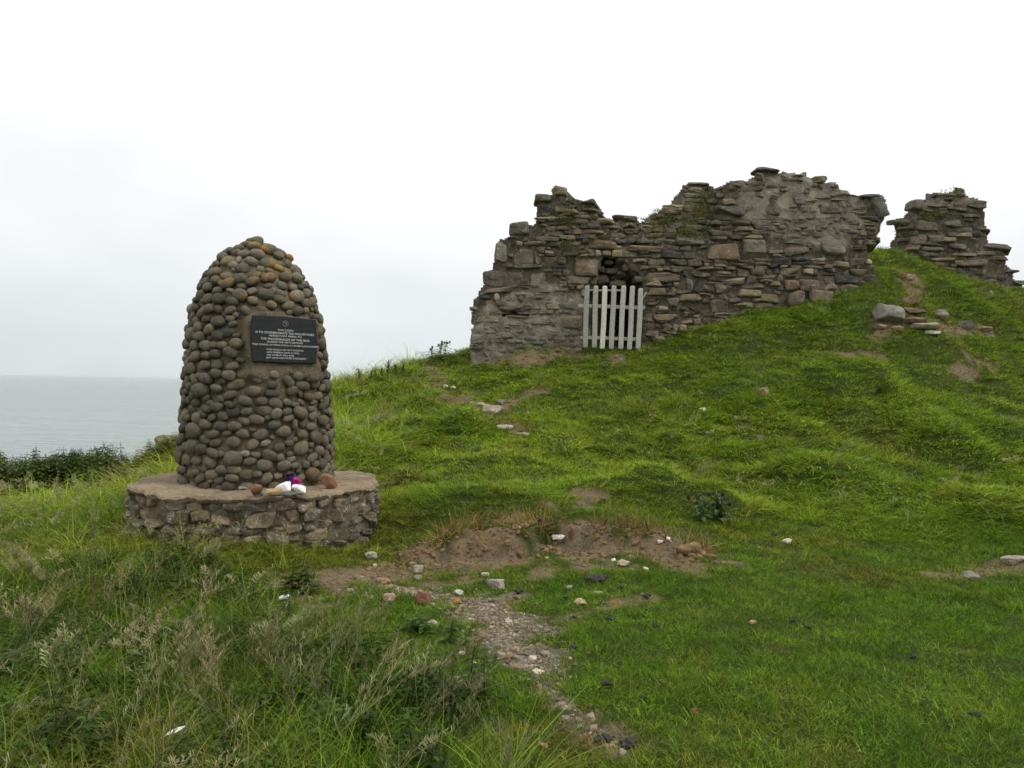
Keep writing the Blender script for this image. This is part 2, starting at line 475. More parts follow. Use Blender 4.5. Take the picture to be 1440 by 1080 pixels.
# sea
sb = MB()
sb.add([(-60000, -2000, -26), (60000, -2000, -26), (60000, 90000, -26), (-60000, 90000, -26)], [[0, 1, 2, 3]])
m, nt = newmat('sea_water')
out = N(nt, 'ShaderNodeOutputMaterial'); b = N(nt, 'ShaderNodeBsdfPrincipled'); b.inputs['Roughness'].default_value = 0.22
b.inputs['Base Color'].default_value = (.25, .29, .285, 1); b.inputs['IOR'].default_value = 1.33
nt.links.new(b.outputs[0], out.inputs[0])
geo = N(nt, 'ShaderNodeNewGeometry').outputs['Position']
mp = N(nt, 'ShaderNodeMapping'); mp.inputs['Scale'].default_value = (0.22, 1.0, 1); mp.inputs['Rotation'].default_value = (0, 0, .12)
nt.links.new(geo, mp.inputs[0])
w1 = noise(nt, mp.outputs[0], 0.12, 4, .6, .3); w2 = noise(nt, mp.outputs[0], 0.02, 3, .6)
add = N(nt, 'ShaderNodeMath', operation='ADD'); nt.links.new(w1, add.inputs[0]); nt.links.new(w2, add.inputs[1])
bp = N(nt, 'ShaderNodeBump', ins={'Strength': 1.0, 'Distance': 14.0}); nt.links.new(add.outputs[0], bp.inputs['Height']); nt.links.new(bp.outputs[0], b.inputs['Normal'])
single('sea', sb, m, (0, 0, -26), 'grey calm sea reaching the hazy horizon', 'sea', kind='structure', smooth=False)

# ------------------------------------------------------------------ cairn
CX, CY, PZ = -2.57, 8.2, 0.585        # axis and top of the plinth
tocam = np.array([-CX, -CY]); tocam /= np.linalg.norm(tocam)
right = np.array([-tocam[1], tocam[0]])
def cdir(phi): return np.cos(phi)[..., None] * tocam + np.sin(phi)[..., None] * right if np.ndim(phi) else math.cos(phi) * tocam + math.sin(phi) * right
PROF_H = np.array([0, .3, .65, 1.23, 1.55, 1.80, 2.0, 2.18, 2.34, 2.43, 2.48])
PROF_R = np.array([.755, .745, .732, .688, .655, .605, .53, .425, .285, .14, 0.0])
LEAN = -.028
# arc-length parameter
_hh = np.linspace(0, 2.48, 400); _rr = np.interp(_hh, PROF_H, PROF_R)
_k = np.ones(15) / 15
_rs = np.convolve(np.pad(_rr, 7, mode='edge'), _k, 'valid'); _rs[-1] = 0.02
_s = np.concatenate([[0], np.cumsum(np.hypot(np.diff(_hh), np.diff(_rs)))])
def prof(s):
    h = np.interp(s, _s, _hh); r = np.interp(s, _s, _rs)
    h2 = np.interp(s + .01, _s, _hh); r2 = np.interp(s + .01, _s, _rs)
    h1 = np.interp(s - .01, _s, _hh); r1 = np.interp(s - .01, _s, _rs)
    t = np.stack([r2 - r1, h2 - h1], -1); t = t / np.linalg.norm(t, axis=-1)[..., None]
    return h, r, t
cairn = root('memorial_cairn', (CX, CY, gz(CX, CY)[0] - .05), 'domed memorial cairn of rounded grey cobbles with a black plaque, on a round plinth', 'cairn')
PLQ_PHI, PLQ_H, PLQ_W, PLQ_HT = math.radians(20.5), 1.425, 0.67, 0.455
pd = cdir(PLQ_PHI); pr = np.array([-pd[1], pd[0]])
mb = MB()
ns, na = 90, 200
ss = np.linspace(0, _s[-1], ns); ph = np.linspace(0, 2 * math.pi, na, endpoint=False)
SS, PH = np.meshgrid(ss, ph, indexing='ij')
h, r, t = prof(SS)
d = cdir(PH.ravel()).reshape(*PH.shape, 2)
nn = fbm(d[..., 0] * r * 9, d[..., 1] * r * 9, h * 9, 3, 3)
rr = np.maximum(0.0, r - .045 + .016 * nn * np.minimum(1, r * 5))
# flat bed of mortar for the plaque
lx = (d @ pr) * rr; ly = (d @ pd) * rr
V = np.stack([CX + LEAN * h + d[..., 0] * rr, CY + d[..., 1] * rr, PZ - .02 + h - .03 * sstep(2.3, 2.5, h)], -1)
plane = .655 - .06 * (h - PLQ_H)
wob = .05 * vnoise(h * 6, lx * 6, None, 71)
box = sstep(.37, .345, np.abs(lx - .01) + wob) * sstep(.33, .28, np.abs(h - (PLQ_H - .06)) + wob) * (ly > 0)
push = np.maximum(0, plane + .008 * nn - ly) * box
V[..., 0] += push * pd[0]; V[..., 1] += push * pd[1]
idx = np.arange(ns * na).reshape(ns, na)
Q = np.stack([idx[:-1], np.roll(idx[:-1], -1, 1), np.roll(idx[1:], -1, 1), idx[1:]], -1).reshape(-1, 4)
mc = S(122, 112, 90) * .84 * (1 + .25 * fbm(d[..., 0] * r * 3, d[..., 1] * r * 3, h * 3, 8, 2))[..., None]
mb.add(V.reshape(-1, 3), Q, col=mc.reshape(-1, 3))
part('mortar_core', mb, M_MORT, cairn)
# cobbles
mb = MB()
placed = []
def try_cob(s, phi, a, b, ang):
    hh, rr_, tt = prof(np.array(s)); hh = float(hh); rr_ = float(rr_)
    dv = cdir(phi)
    lx_ = (dv @ pr) * rr_; ly_ = dv @ pd
    if ly_ > 0 and -(PLQ_W / 2 + .012 + a * .7) < lx_ < PLQ_W / 2 + .03 + a * .7 and -(PLQ_HT / 2 + .06 + b * .6) < hh - PLQ_H < PLQ_HT / 2 + .015 + b * .7: return
    for (s2, p2, a2, b2, an2, r2) in placed:
        dp = (phi - p2 + math.pi) % (2 * math.pi) - math.pi
        u = dp * min(rr_, r2) if rr_ > .2 else dp * rr_; w = s - s2
        if abs(u) > .3 or abs(w) > .3: continue
        # radius of both ellipses along the joining direction
        q = math.atan2(w, u)
        e1 = a * b / math.sqrt((b * math.cos(q - ang)) ** 2 + (a * math.sin(q - ang)) ** 2)
        e2 = a2 * b2 / math.sqrt((b2 * math.cos(q - an2)) ** 2 + (a2 * math.sin(q - an2)) ** 2)
        if math.hypot(u, w) < (e1 + e2) * 0.86: return
    placed.append((s, phi, a, b, ang, rr_))
rc = random.Random(5)
for (n, lo, hi) in ((90, .082, .098), (2600, .060, .078), (8000, .047, .062), (2200, .032, .047)):
    for _ in range(n):
        s = rc.uniform(.02, _s[-1] - .03)
        if rc.random() > max(.12, float(np.interp(s, _s, _rs)) / .82): continue
        a = rc.uniform(lo, hi); b = a * rc.uniform(.55, .85)
        ang = rc.gauss(0, .28) if rc.random() < .85 else rc.uniform(-1.5, 1.5)
        try_cob(s, rc.uniform(-math.pi, math.pi), a, b, ang)
pal = [(104, 98, 80), (98, 93, 77), (106, 100, 82), (96, 92, 78), (110, 101, 81), (102, 94, 76), (95, 91, 79), (112, 104, 86)]
for i, (s, phi, a, b, ang, _) in enumerate(placed):
    hh, rr_, tt = prof(np.array(s)); hh = float(hh); rr_ = float(rr_)
    dv = cdir(phi)
    nrm = np.array([dv[0] * tt[1], dv[1] * tt[1], -tt[0]]); up = np.array([dv[0] * tt[0], dv[1] * tt[0], tt[1]])
    sd = np.cross(up, nrm)
    ca, sa = math.cos(ang), math.sin(ang)
    R = np.stack([ca * sd + sa * up, -sa * sd + ca * up, nrm], 1)
    dep = b * rc.uniform(.75, 1.0)
    col = S(*rc.choice(pal)) * rc.uniform(.56, 1.08)
    x = rc.random()
    if x < .025: col = S(118, 98, 76) * rc.uniform(.6, .9)
    elif x < .05: col = S(126, 124, 114)
    smear = rc.random() < .13
    if smear: col = S(124, 114, 90) * rc.uniform(.6, .85)
    q, f = stone_pts((a, b, dep), e=2.25, rough=.10, n=4 if a < .06 else 6, seed=i + 100, warp=.10, nfreq=.8)
    c = np.array([CX + LEAN * hh + dv[0] * rr_, CY + dv[1] * rr_, PZ - .02 + hh]) + nrm * (-.017 + rc.uniform(-.016, .014) - .016 * smear)
    mb.add(q @ R.T + c, f, col=col)
part('cobble_facing', mb, M_COB, cairn)
# plinth wall
PR = 1.20
mb = MB(); ns, na = 26, 260
zz = np.linspace(-.35, PZ - .05, ns); ph = np.linspace(0, 2 * math.pi, na, endpoint=False)
HH, PH = np.meshgrid(zz, ph, indexing='ij'); d = cdir(PH.ravel()).reshape(*PH.shape, 2)
nn = fbm(d[..., 0] * 6, d[..., 1] * 6, HH * 6, 13, 4)
rr = PR - .05 + .035 * nn
idx = np.arange(ns * na).reshape(ns, na)
Q = np.stack([idx[:-1], np.roll(idx[:-1], -1, 1), np.roll(idx[1:], -1, 1), idx[1:]], -1).reshape(-1, 4)
nc = vnoise(d[..., 0] * 4, d[..., 1] * 4, HH * 4, 88)
mb.add(np.stack([CX + d[..., 0] * rr, CY + d[..., 1] * rr, HH], -1).reshape(-1, 3), Q, col=(S(110, 99, 78) * (1 + .3 * nc)[..., None]).reshape(-1, 3))
rp = random.Random(8)
z = -.2
while z < PZ - .1:
    hgt = rp.uniform(.06, .125); phi = rp.uniform(0, .3); p0 = phi
    while phi < p0 + 2 * math.pi - .05:
        w = rp.uniform(.045, .13)
        if rp.random() < .78:
            dv = cdir(phi + w / PR); sdv = np.array([-dv[1], dv[0]])
            R = np.stack([np.append(sdv, 0), np.append(dv, 0) * -1, (0, 0, 1)], 1) @ rotm(0, rp.gauss(0, .12), 0)
            col = S(*rp.choice([(108, 98, 80), (116, 105, 86), (96, 90, 78), (124, 110, 88), (102, 93, 76)])) * rp.uniform(.85, 1.2)
            add_stone(mb, np.array([CX, CY, z + hgt / 2 + rp.uniform(-.02, .02)]) + np.append(dv * (PR - .08 + rp.uniform(-.035, .025)), 0), (w * .98, .085, hgt * .52), R, col,
                      e=6, rough=.10, n=6, seed=rp.randrange(9999), cuts=3, warp=.18, nfreq=1.6)
        phi += 2 * w / PR + .015
    z += hgt
part('plinth_wall', mb, M_PLINTH, cairn, smooth=False)
# plinth slab: concrete capping with a broken, wavy rim
mb = MB()
rings = [(0.0, 0.0), (.35, .0), (.6, .0), (.68, 0), (.74, 0), (.80, 0), (.85, 0), (.90, 0), (.94, 0), (.97, -.002), (.99, -.008), (1.0, -.03), (.985, -.055), (.95, -.07), (.6, -.075)]
na = 420; ph = np.linspace(0, 2 * math.pi, na, endpoint=False); d = cdir(ph)
rim = 1.205 + .03 * fbm(d[:, 0] * 2.5, d[:, 1] * 2.5, None, 4, 4) + .022 * fbm(d[:, 0] * 14, d[:, 1] * 14, None, 6, 3)
V = []; C = []
for (f, dz) in rings:
    x = CX + d[:, 0] * rim * f; y = CY + d[:, 1] * rim * f
    crk = np.abs(fbm(x * 2.2 + 5, y * 2.2, None, 41, 3)); und = .016 * fbm(x * 3, y * 3, None, 12, 3) + .010 * fbm(x * 16, y * 16, None, 14, 2) - .022 * np.exp(-(crk / .05) ** 2) * (f > .5)
    V.append(np.stack([x, y, PZ + dz + und + .01 * vnoise(d[:, 0] * 9, d[:, 1] * 9, np.full(na, dz * 30), 16) * (f > .9)], -1))
    C.append(S(136, 121, 98) * .95 * (1 + .2 * fbm(x * 2, y * 2, None, 19, 3))[:, None])
idx = np.arange(len(rings) * na).reshape(len(rings), na)
Q = np.stack([idx[:-1], idx[1:], np.roll(idx[1:], -1, 1), np.roll(idx[:-1], -1, 1)], -1).reshape(-1, 4)
mb.add(np.concatenate(V), Q, col=np.concatenate(C))
part('plinth_slab', mb, M_SLAB, cairn, smooth=False)
# plaque
pc = np.array([CX + LEAN * PLQ_H + .02, CY, 0]) + np.append(pd * .672, PZ - .02 + PLQ_H)
tilt = .05
RP = np.stack([np.append(pr, 0), np.append(pd * math.sin(-tilt), math.cos(tilt)) * 1.0, np.append(pd * math.cos(tilt), math.sin(tilt))], 1)   # x right, y up, z out
mb = MB(); add_box(mb, pc, (PLQ_W / 2, PLQ_HT / 2, .016), RP, bevel=.01)
plaque = part('plaque', mb, M_PLAQUE, cairn, smooth=False)
mb = MB(); q_rng = random.Random(3)
def text_mesh(s):
    cu = bpy.data.curves.new('t', 'FONT'); cu.body = s; cu.size = 1.0; cu.extrude = 0.0
    o = bpy.data.objects.new('t', cu); COL.objects.link(o)
    me = bpy.data.meshes.new_from_object(o.evaluated_get(bpy.context.evaluated_depsgraph_get()))
    v = np.array([x.co[:] for x in me.vertices]); f = [list(p.vertices) for p in me.polygons]
    bpy.data.objects.remove(o); bpy.data.curves.remove(cu); bpy.data.meshes.remove(me)
    return v, f
LINES = [("THIS CAIRN", .5, .300, .23, .030), ("IS TO COMMEMORATE THE MACARTHURS", .5, .365, .86, .036), ("HEREDITARY PIPERS TO", .5, .425, .48, .028),
         ("THE MACDONALDS OF THE ISLES", .5, .495, .72, .036), ("DURING THE 18TH CENTURY", .5, .556, .53, .028), ("THEIR SCHOOL OF PIPING STOOD AT NEARBY HUNGLADDER", .5, .618, .97, .027),
         ("THIG CRIOCH AIR AN T-SAOGHAL,", .50, .715, .56, .026), ("ACH MAIRIDH GAOL IS CEOL.", .47, .772, .49, .026), ("THE WORLD WILL END,", .43, .828, .41, .026), ("BUT LOVE AND MUSIC ENDURETH.", .52, .885, .59, .026)]
for (s, cxf, cyf, wf, hf) in LINES:
    v, f = text_mesh(s)
    w = v[:, 0].max() - v[:, 0].min(); hh = .72
    sx = wf * PLQ_W / w; sy = hf * PLQ_HT * 1.25 / hh
    v = np.stack([(v[:, 0] - v[:, 0].min() - w / 2) * sx + (cxf - .5) * PLQ_W, v[:, 1] * sy + (.5 - cyf) * PLQ_HT - sy * .35, np.full(len(v), .0185)], -1)
    mb.add(v @ RP.T + pc, None, [[a[0], a[i], a[i + 1]] for a in f for i in range(1, len(a) - 1)])
part('lettering', mb, M_LETTER, plaque, smooth=False)
mb = MB()
for k in range(14):   # small embossed badge: wreath ring with a bar
    a0 = k / 14 * 2 * math.pi
    add_box(mb, RP @ np.array([.026 * math.cos(a0), .026 * math.sin(a0) + .155, .018]) + pc, (.0052, .0035, .003), RP @ rotm(0, 0, a0 + 1.2))
add_box(mb, RP @ np.array([0, .155, .018]) + pc, (.019, .004, .003), RP @ rotm(0, 0, -.75))
add_box(mb, RP @ np.array([.004, .16, .018]) + pc, (.011, .004, .003), RP @ rotm(0, 0, .75))
part('emblem', mb, M_EMBLEM, plaque, smooth=False)

#@@PART2
# ------------------------------------------------------------------ masonry ruins
def pip(x, y, poly):
    x = np.asarray(x, float); y = np.asarray(y, float); r = np.zeros(x.shape, bool)
    n = len(poly)
    for i in range(n):
        x1, y1 = poly[i]; x2, y2 = poly[(i + 1) % n]
        if y1 == y2: continue
        c = ((y1 > y) != (y2 > y)) & (x < (x2 - x1) * (y - y1) / (y2 - y1) + x1)
        r ^= c
    return r
def edge_dist(x, y, poly):
    return seg_dist(x, y, np.array(list(poly) + [poly[0]], float))

PAL = [(114, 106, 90), (102, 95, 81), (125, 114, 96), (92, 87, 76), (131, 119, 98), (109, 100, 84), (100, 94, 81), (115, 103, 84), (121, 108, 87)]

class Ruin:
    def __init__(self, rootobj, poly, depth, thick, zone, recess, setback, seed, skew=.3, cell=2.5):
        self.o, self.poly, self.depth, self.thick = rootobj, poly, depth, thick
        self.zone, self.recess, self.setback, self.cell = zone, recess, setback, cell
        self.r = random.Random(seed); self.seed = seed; self.skew = skew
    def core(self, name, mat):
        xs = [p[0] for p in self.poly]; ys = [p[1] for p in self.poly]
        ax = np.arange(min(xs), max(xs) + self.cell, self.cell); ay = np.arange(min(ys), max(ys) + self.cell, self.cell)
        GX, GY = np.meshgrid(ax, ay)
        cxm = (GX[:-1, :-1] + GX[1:, 1:]) / 2; cym = (GY[:-1, :-1] + GY[1:, 1:]) / 2
        inside = pip(cxm, cym, self.poly) & ((edge_dist(cxm, cym, self.poly) > 3.0 + 2.0 * vnoise(cxm * .12, cym * .12, None, self.seed)) | (cym > max(ys) - 25))
        jx = GX + vnoise(GX * .21, GY * .21, None, 7 + self.seed) * 1.3; jy = GY + vnoise(GX * .2, GY * .2, None, 5 + self.seed) * 1.3
        n1 = fbm(GX * .09, GY * .12, None, 3 + self.seed, 4); n2 = vnoise(GX * .35, GY * .35, None, 11 + self.seed)
        d = self.recess(GX, GY) + .02 * n1 + .014 * n2
        y0 = self.depth(GX) + self.setback(GX, GY)
        front = np.empty(GX.shape + (3,))
        dx, dy = jx - 720, HOR - jy
        front[..., 0] = (dx * CR - dy * SR) / F * y0; front[..., 2] = CZ + (dx * SR + dy * CR) / F * y0; front[..., 1] = y0 + d
        back = front.copy(); bk = np.maximum(self.thick, d + .4); back[..., 1] = y0 + bk; back[..., 0] += self.skew * bk
        ny, nx = GX.shape; idf = np.arange(ny * nx).reshape(ny, nx); off = ny * nx
        q = np.stack([idf[:-1, :-1], idf[1:, :-1], idf[1:, 1:], idf[:-1, 1:]], -1)
        F1 = q[inside]; F2 = (q[inside] + off)[:, ::-1]
        sides = []
        pad = np.pad(inside, 1)
        for (dy_, dx_, a, b_) in ((-1, 0, 0, 3), (1, 0, 2, 1), (0, -1, 1, 0), (0, 1, 3, 2)):
            nb = pad[1 + dy_:1 + dy_ + inside.shape[0], 1 + dx_:1 + dx_ + inside.shape[1]]
            e = q[inside & ~nb]
            sides.append(np.stack([e[:, a], e[:, b_], e[:, b_] + off, e[:, a] + off], -1))
        allq = np.concatenate([F1, F2] + sides)
        V = np.concatenate([front.reshape(-1, 3), back.reshape(-1, 3)])
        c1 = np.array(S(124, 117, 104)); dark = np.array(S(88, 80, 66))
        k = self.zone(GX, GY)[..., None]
        dark = np.where((d > .4)[..., None], np.array(S(70, 63, 52)), dark)  # shade of the deep doorway recess painted into the core colour
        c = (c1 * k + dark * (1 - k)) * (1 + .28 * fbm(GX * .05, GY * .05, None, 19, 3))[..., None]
        C = np.concatenate([c.reshape(-1, 3)] * 2)
        used = np.unique(allq); remap = np.full(len(V), -1); remap[used] = np.arange(len(used))
        mb = MB(); mb.add(V[used], remap[allq], col=C[used])
        part(name, mb, mat, self.o)
    def stone(self, mb, cx, cy, w, h, col, pro=0.0, e=8.0, cuts=2, rot=None, depth=None, warp=.16, rough=.07):
        Y = float(self.depth(cx)) + float(self.setback(np.array([cx]), np.array([cy]))[0])
        c = P(cx, cy, Y); k = Y / F
        dd = depth if depth else self.r.uniform(.12, .2)
        c[1] += dd - pro
        c[0] += self.skew * (dd - pro) * (dd > .3)
        R = rotm(self.r.gauss(0, .05), (self.r.gauss(0, .045) if rot is None else rot), self.r.gauss(0, .06))
        add_stone(mb, c, (w * k / 2, dd, h * k / 2), R, col, e=e, rough=rough, n=4 if w < 14 else 6, seed=self.r.randrange(99999), cuts=cuts, warp=warp, nfreq=1.5, shear=self.skew * (dd > .3))
    def facing(self, name, mat, features, opening=None, hmin=4.8, hmax=11, wmin=11, wmax=34):
        mb = MB(); r = self.r
        rects = []
        for (cx, cy, w, h, col, pro) in features:
            self.stone(mb, cx, cy, w, h, S(*col) * .45 + S(110, 103, 91) * .55, pro, e=7, depth=.22)
            rects.append((cx - w / 2, cy - h / 2, cx + w / 2, cy + h / 2))
        xs = [p[0] for p in self.poly]; ys = [p[1] for p in self.poly]
        y = min(ys) + 1; row = 0
        while y < max(ys):
            hrow = r.uniform(hmin, hmax) * (1.15 if r.random() < .25 else 1); x = min(xs) - r.uniform(0, 15)
            while x < max(xs):
                w = r.uniform(wmin, wmax) if r.random() < .7 else r.uniform(wmin * .6, wmin * 1.3)
                parts_ = [(0, 1)] if r.random() < .62 or hrow < 7 else ([(0, .48), (.52, .48)])
                yy = y + 4.5 * float(vnoise(np.array([x * .012]), np.array([row * .25]), None, 3 + self.seed)[0])
                for (o, fr) in parts_:
                    h = hrow * fr; cy = yy + hrow * o + h / 2; cx = x + w / 2
                    ww = w
                    if fr < 1 and r.random() < .5: ww = w * r.uniform(.6, .95)
                    pad = min(ww * .2, 3.5)
                    if not (pip(np.array([cx - ww / 2 + pad, cx, cx + ww / 2 - pad]), np.array([cy] * 3), self.poly).all()): continue
                    if not pip(np.array([cx]), np.array([cy - h * .25]), self.poly)[0]: continue
                    if opening is not None and pip(np.array([cx - ww * .4, cx, cx + ww * .4]), np.array([cy] * 3), opening).any(): continue
                    hitf = False
                    for (a, b, c_, d_) in rects:
                        ox = min(cx + ww / 2, c_) - max(cx - ww / 2, a); oy = min(cy + h / 2, d_) - max(cy - h / 2, b)
                        if ox > 3 and oy > 2: hitf = True
                    if hitf: continue
                    zv = float(self.zone(np.array([cx]), np.array([cy]))[0])
                    ed = float(edge_dist(np.array([cx]), np.array([cy]), self.poly)[0])
                    deep = self.thick * .5 if ed < 15 and cy < max(ys) - 40 else None
                    if zv > .5 and ed > 12 and r.random() < .28: continue
                    pro = r.uniform(-.03, .05) if zv < .5 else r.uniform(-.012, .022)
                    if ed < 9: pro += r.uniform(-.01, .015)
                    col = S(*r.choice(PAL)) * r.uniform(.62, 1.2)
                    u = r.random()
                    if u < .06: col = S(150, 138, 112)
                    elif u < .10: col = S(118, 100, 80) * r.uniform(.8, 1.1)
                    elif u < .22: col = S(74, 72, 68)
                    if zv > .5: col = col * .4 + S(112, 105, 92) * .6
                    self.stone(mb, cx, cy, ww * 1.02, h * 1.04, col, pro, e=r.choice([4, 6, 8, 10, 12]), cuts=r.randint(0, 3), depth=deep)
                x += w + r.uniform(-.3, 1.2)
            y += hrow + r.uniform(-.2, .7); row += 1
        part(name, mb, mat, self.o, smooth=False)

def blades(mb, p, n, rad, L, wid, cols, lean=.5, r=random):
    for _ in range(n):
        a = r.uniform(0, 6.283); q = rad * math.sqrt(r.random())
        b0 = np.array(p) + np.array([q * math.cos(a), q * math.sin(a), 0])
        l = L * r.uniform(.55, 1.15); az = r.uniform(0, 6.283); t = abs(r.gauss(0, lean)); cu = r.uniform(.1, .6)
        dv = np.array([math.cos(az), math.sin(az), 0]); tw = r.uniform(0, 3.14)
        sd = np.array([math.cos(tw), math.sin(tw), 0]) * wid * r.uniform(.7, 1.2) / 2
        V = []
        for k, s in enumerate((0, .4, .75)):
            c = b0 + dv * l * (math.sin(t) * s + cu * s * s * .7) + np.array([0, 0, l * (math.cos(t) * s - .35 * cu * s * s)])
            V += [c - sd * (1 - .35 * s), c + sd * (1 - .35 * s)]
        s = 1.0
        V.append(b0 + dv * l * (math.sin(t) + cu * .7) + np.array([0, 0, l * (math.cos(t) - .35 * cu)]))
        mb.add(V, [[0, 1, 3, 2], [2, 3, 5, 4]], [[4, 5, 6]], col=np.array(r.choice(cols)) * r.uniform(.75, 1.25))

WALL = [(660,545),(660,432),(664,420),(679,398),(680,383),(690,375),(693,340),(700,332),(716,330),(718,313),(746,312),(752,308),(753,274),(776,272),(779,263),(797,262),(799,276),(815,280),(836,284),(838,293),(845,296),(847,307),(858,309),(880,303),(896,305),(897,313),(905,308),(915,300),(925,295),(940,285),(955,265),(968,257),(1000,257),(1008,261),(1030,252),(1060,248),(1062,238),(1096,236),(1098,239),(1136,239),(1140,247),(1160,252),(1180,256),(1183,266),(1192,270),(1212,274),(1240,272),(1249,278),(1253,291),(1250,304),(1243,312),(1243,325),(1236,333),(1240,342),(1228,349),(1226,362),(1231,375),(1231,392),(1230,418),(1228,445),(1130,470),(900,520)]
OPEN = [(828,506),(829,414),(836,404),(844,392),(846,366),(852,360),(866,355),(870,366),(881,369),(887,380),(898,383),(904,394),(905,404),(905,500)]
MA = [(690,430),(755,395),(790,405),(822,415),(816,500),(655,545),(655,480)]
MBZ = [(1035,255),(1130,243),(1185,262),(1225,285),(1212,320),(1190,345),(1150,345),(1085,335),(1040,305)]
def wdepth(px): return 17.0 + (np.asarray(px, float) - 660) / 590 * .8
def soft(x, y, poly, w=10):
    d = edge_dist(x, y, poly) * np.where(pip(x, y, poly), 1, -1) + 7 * fbm(np.asarray(x) * .06, np.asarray(y) * .06, None, 91, 2)
    return sstep(-w / 2, w / 2, d)
def wzone(x, y): return np.maximum(soft(x, y, MA), soft(x, y, MBZ))
def wrecess(x, y):
    z = wzone(x, y)
    d = .062 * (1 - z) + .026 * z
    ins = pip(x, y, OPEN)
    deep = np.where(y < 402, .44 + .35 * sstep(386, 402, y) + .12 * vnoise(x * .1, y * .14, None, 55), 2.7)
    d = np.where(ins, deep, d)
    slot = (np.abs(x - 726) < 19) & (np.abs(y - 441) < 4.5)
    return np.where(slot, .28, d)
def wsetback(x, y):
    x = np.asarray(x, float); y = np.asarray(y, float)
    wx = sstep(842, 880, x) * sstep(1030, 985, x)
    return wx * np.clip((338 - y) * .0095, 0, .75) + sstep(838, 846, x) * sstep(905, 895, x) * sstep(352, 346, y) * .22
wp = P(945, 480, 17.2)
wall = root('ruined_wall', (wp[0], wp[1], gz(wp[0], wp[1])[0]), 'long ruined rubble stone wall with a broken doorway on the green mound', 'ruin')
W = Ruin(wall, WALL, wdepth, 1.0, wzone, wrecess, wsetback, 3)
W.core('rubble_core', M_CORE)
FEAT = [(825,374,33,29,(120,98,70),.05),(764,279,24,14,(84,80,70),.04),(788,268,20,13,(128,112,84),.03),(730,321,28,18,(86,82,74),.05),
 (735,361,30,24,(96,84,66),.02),(704,356,18,30,(128,122,106),.02),(705,392,52,20,(100,94,84),.04),(760,395,30,20,(128,112,92),.02),(708,408,56,7,(128,110,88),.05),(726,445,34,5,(110,84,58),.0),
 (806,418,26,14,(112,104,84),.03),(806,452,28,18,(134,116,84),.04),(880,308,34,9,(92,88,66),.05),(907,350,48,9,(132,108,78),.07),(932,389,50,14,(108,86,68),.04),(924,412,24,14,(134,116,84),.04),
 (1029,296,40,14,(70,68,64),.05),(1084,292,34,22,(88,78,64),.04),(973,339,46,11,(78,78,72),.06),(1018,352,42,28,(128,98,66),.06),(1061,350,34,28,(122,110,94),.04),(1121,354,36,12,(126,110,86),.04),
 (1172,344,36,30,(132,122,104),.05),(1238,290,28,31,(92,92,86),.06),(1183,373,22,11,(166,154,128),.06),(1054,412,32,13,(152,134,102),.06),(1020,408,28,12,(98,96,88),.05),(1114,400,20,14,(132,100,66),.05),
 (1138,402,28,18,(112,88,66),.05),(1155,421,36,22,(124,108,88),.16),(1119,419,22,22,(104,86,70),.10),(937,447,36,10,(136,114,82),.06),(945,425,22,12,(88,88,84),.05),(971,400,10,18,(92,96,98),.03),
 (1166,404,18,10,(140,126,98),.05),(1012,429,28,20,(98,82,66),.05),(1069,438,34,7,(150,142,122),.08),(1079,238,34,6,(88,80,66),.02),(1224,274,30,5,(104,96,82),.05),(984,258,30,5,(104,98,84),.02),
 (850,390,20,13,(116,106,90),-.34),(873,395,24,9,(132,116,90),-.36),(884,371,15,14,(120,104,76),-.1),(862,377,18,8,(120,108,90),-.3),(893,381,13,11,(100,90,72),-.12),(876,383,14,8,(104,94,78),-.3),(898,392,11,9,(112,98,76),-.05),(846,376,12,9,(104,94,76),-.2),(858,366,14,7,(110,100,84),-.25)]
W.facing('stone_facing', M_WALL, FEAT, OPEN)
mb = MB(); W.stone(mb, 847, 347, 40, 16, S(116, 96, 70), .16, e=6, depth=.3, rot=.04, warp=.06)
part('lintel', mb, M_WALL, wall)
mb = MB(); rg = random.Random(4)
gcols = [(.15, .17, .035), (.10, .14, .025), (.22, .19, .08)]
for _ in range(330):
    px, py = rg.choice([(rg.gauss(1003, 12), rg.gauss(281, 8)), (rg.gauss(985, 10), rg.gauss(290, 10)), (rg.gauss(968, 14), rg.gauss(325, 7)), (rg.gauss(965, 12), rg.gauss(322, 8)), (rg.gauss(930, 12), rg.gauss(318, 8)), (rg.gauss(915, 12), rg.gauss(303, 4)), (rg.gauss(985, 12), rg.gauss(300, 8)), (rg.gauss(800, 6), rg.gauss(300, 10)), (rg.gauss(800, 10), rg.gauss(352, 10))])
    if not pip(np.array([px]), np.array([py]), WALL)[0]: continue
    Y = wdepth(px) + wsetback(np.array([px]), np.array([py]))[0]; p = P(px, py, Y); p[1] += .02
    blades(mb, p, 14, .10, .085, .013, gcols, .9, rg)
part('wall_grass', mb, M_PLANT, wall)

STUB = [(1249,425),(1249,342),(1258,329),(1262,318),(1254,311),(1256,307),(1271,304),(1272,299),(1277,295),(1277,288),(1284,282),(1300,277),(1300,270),(1311,268),(1335,267),(1353,264),(1364,271),(1375,276),(1387,281),(1390,287),(1387,293),(1389,300),(1388,307),(1392,317),(1391,333),(1394,340),(1425,344),(1425,350),(1414,352),(1418,361),(1421,373),(1434,379),(1433,383),(1429,385),(1430,391),(1441,394),(1446,440)]
def sdepth(px): return 20.6 + ((np.asarray(px, float) - 1335) / 90) ** 2 * .35
sp = P(1345, 395, 20.8)
stub = root('ruined_wall_stub', (sp[0], sp[1], gz(sp[0], sp[1])[0]), 'isolated stump of ruined drystone wall standing on the crest beside a gap of sky', 'ruin')
ST = Ruin(stub, STUB, sdepth, 1.1, lambda x, y: np.zeros(np.shape(x)), lambda x, y: np.full(np.shape(x), .06), lambda x, y: np.clip((285 - np.asarray(y, float)) * .016, 0, .5), 9, .5)
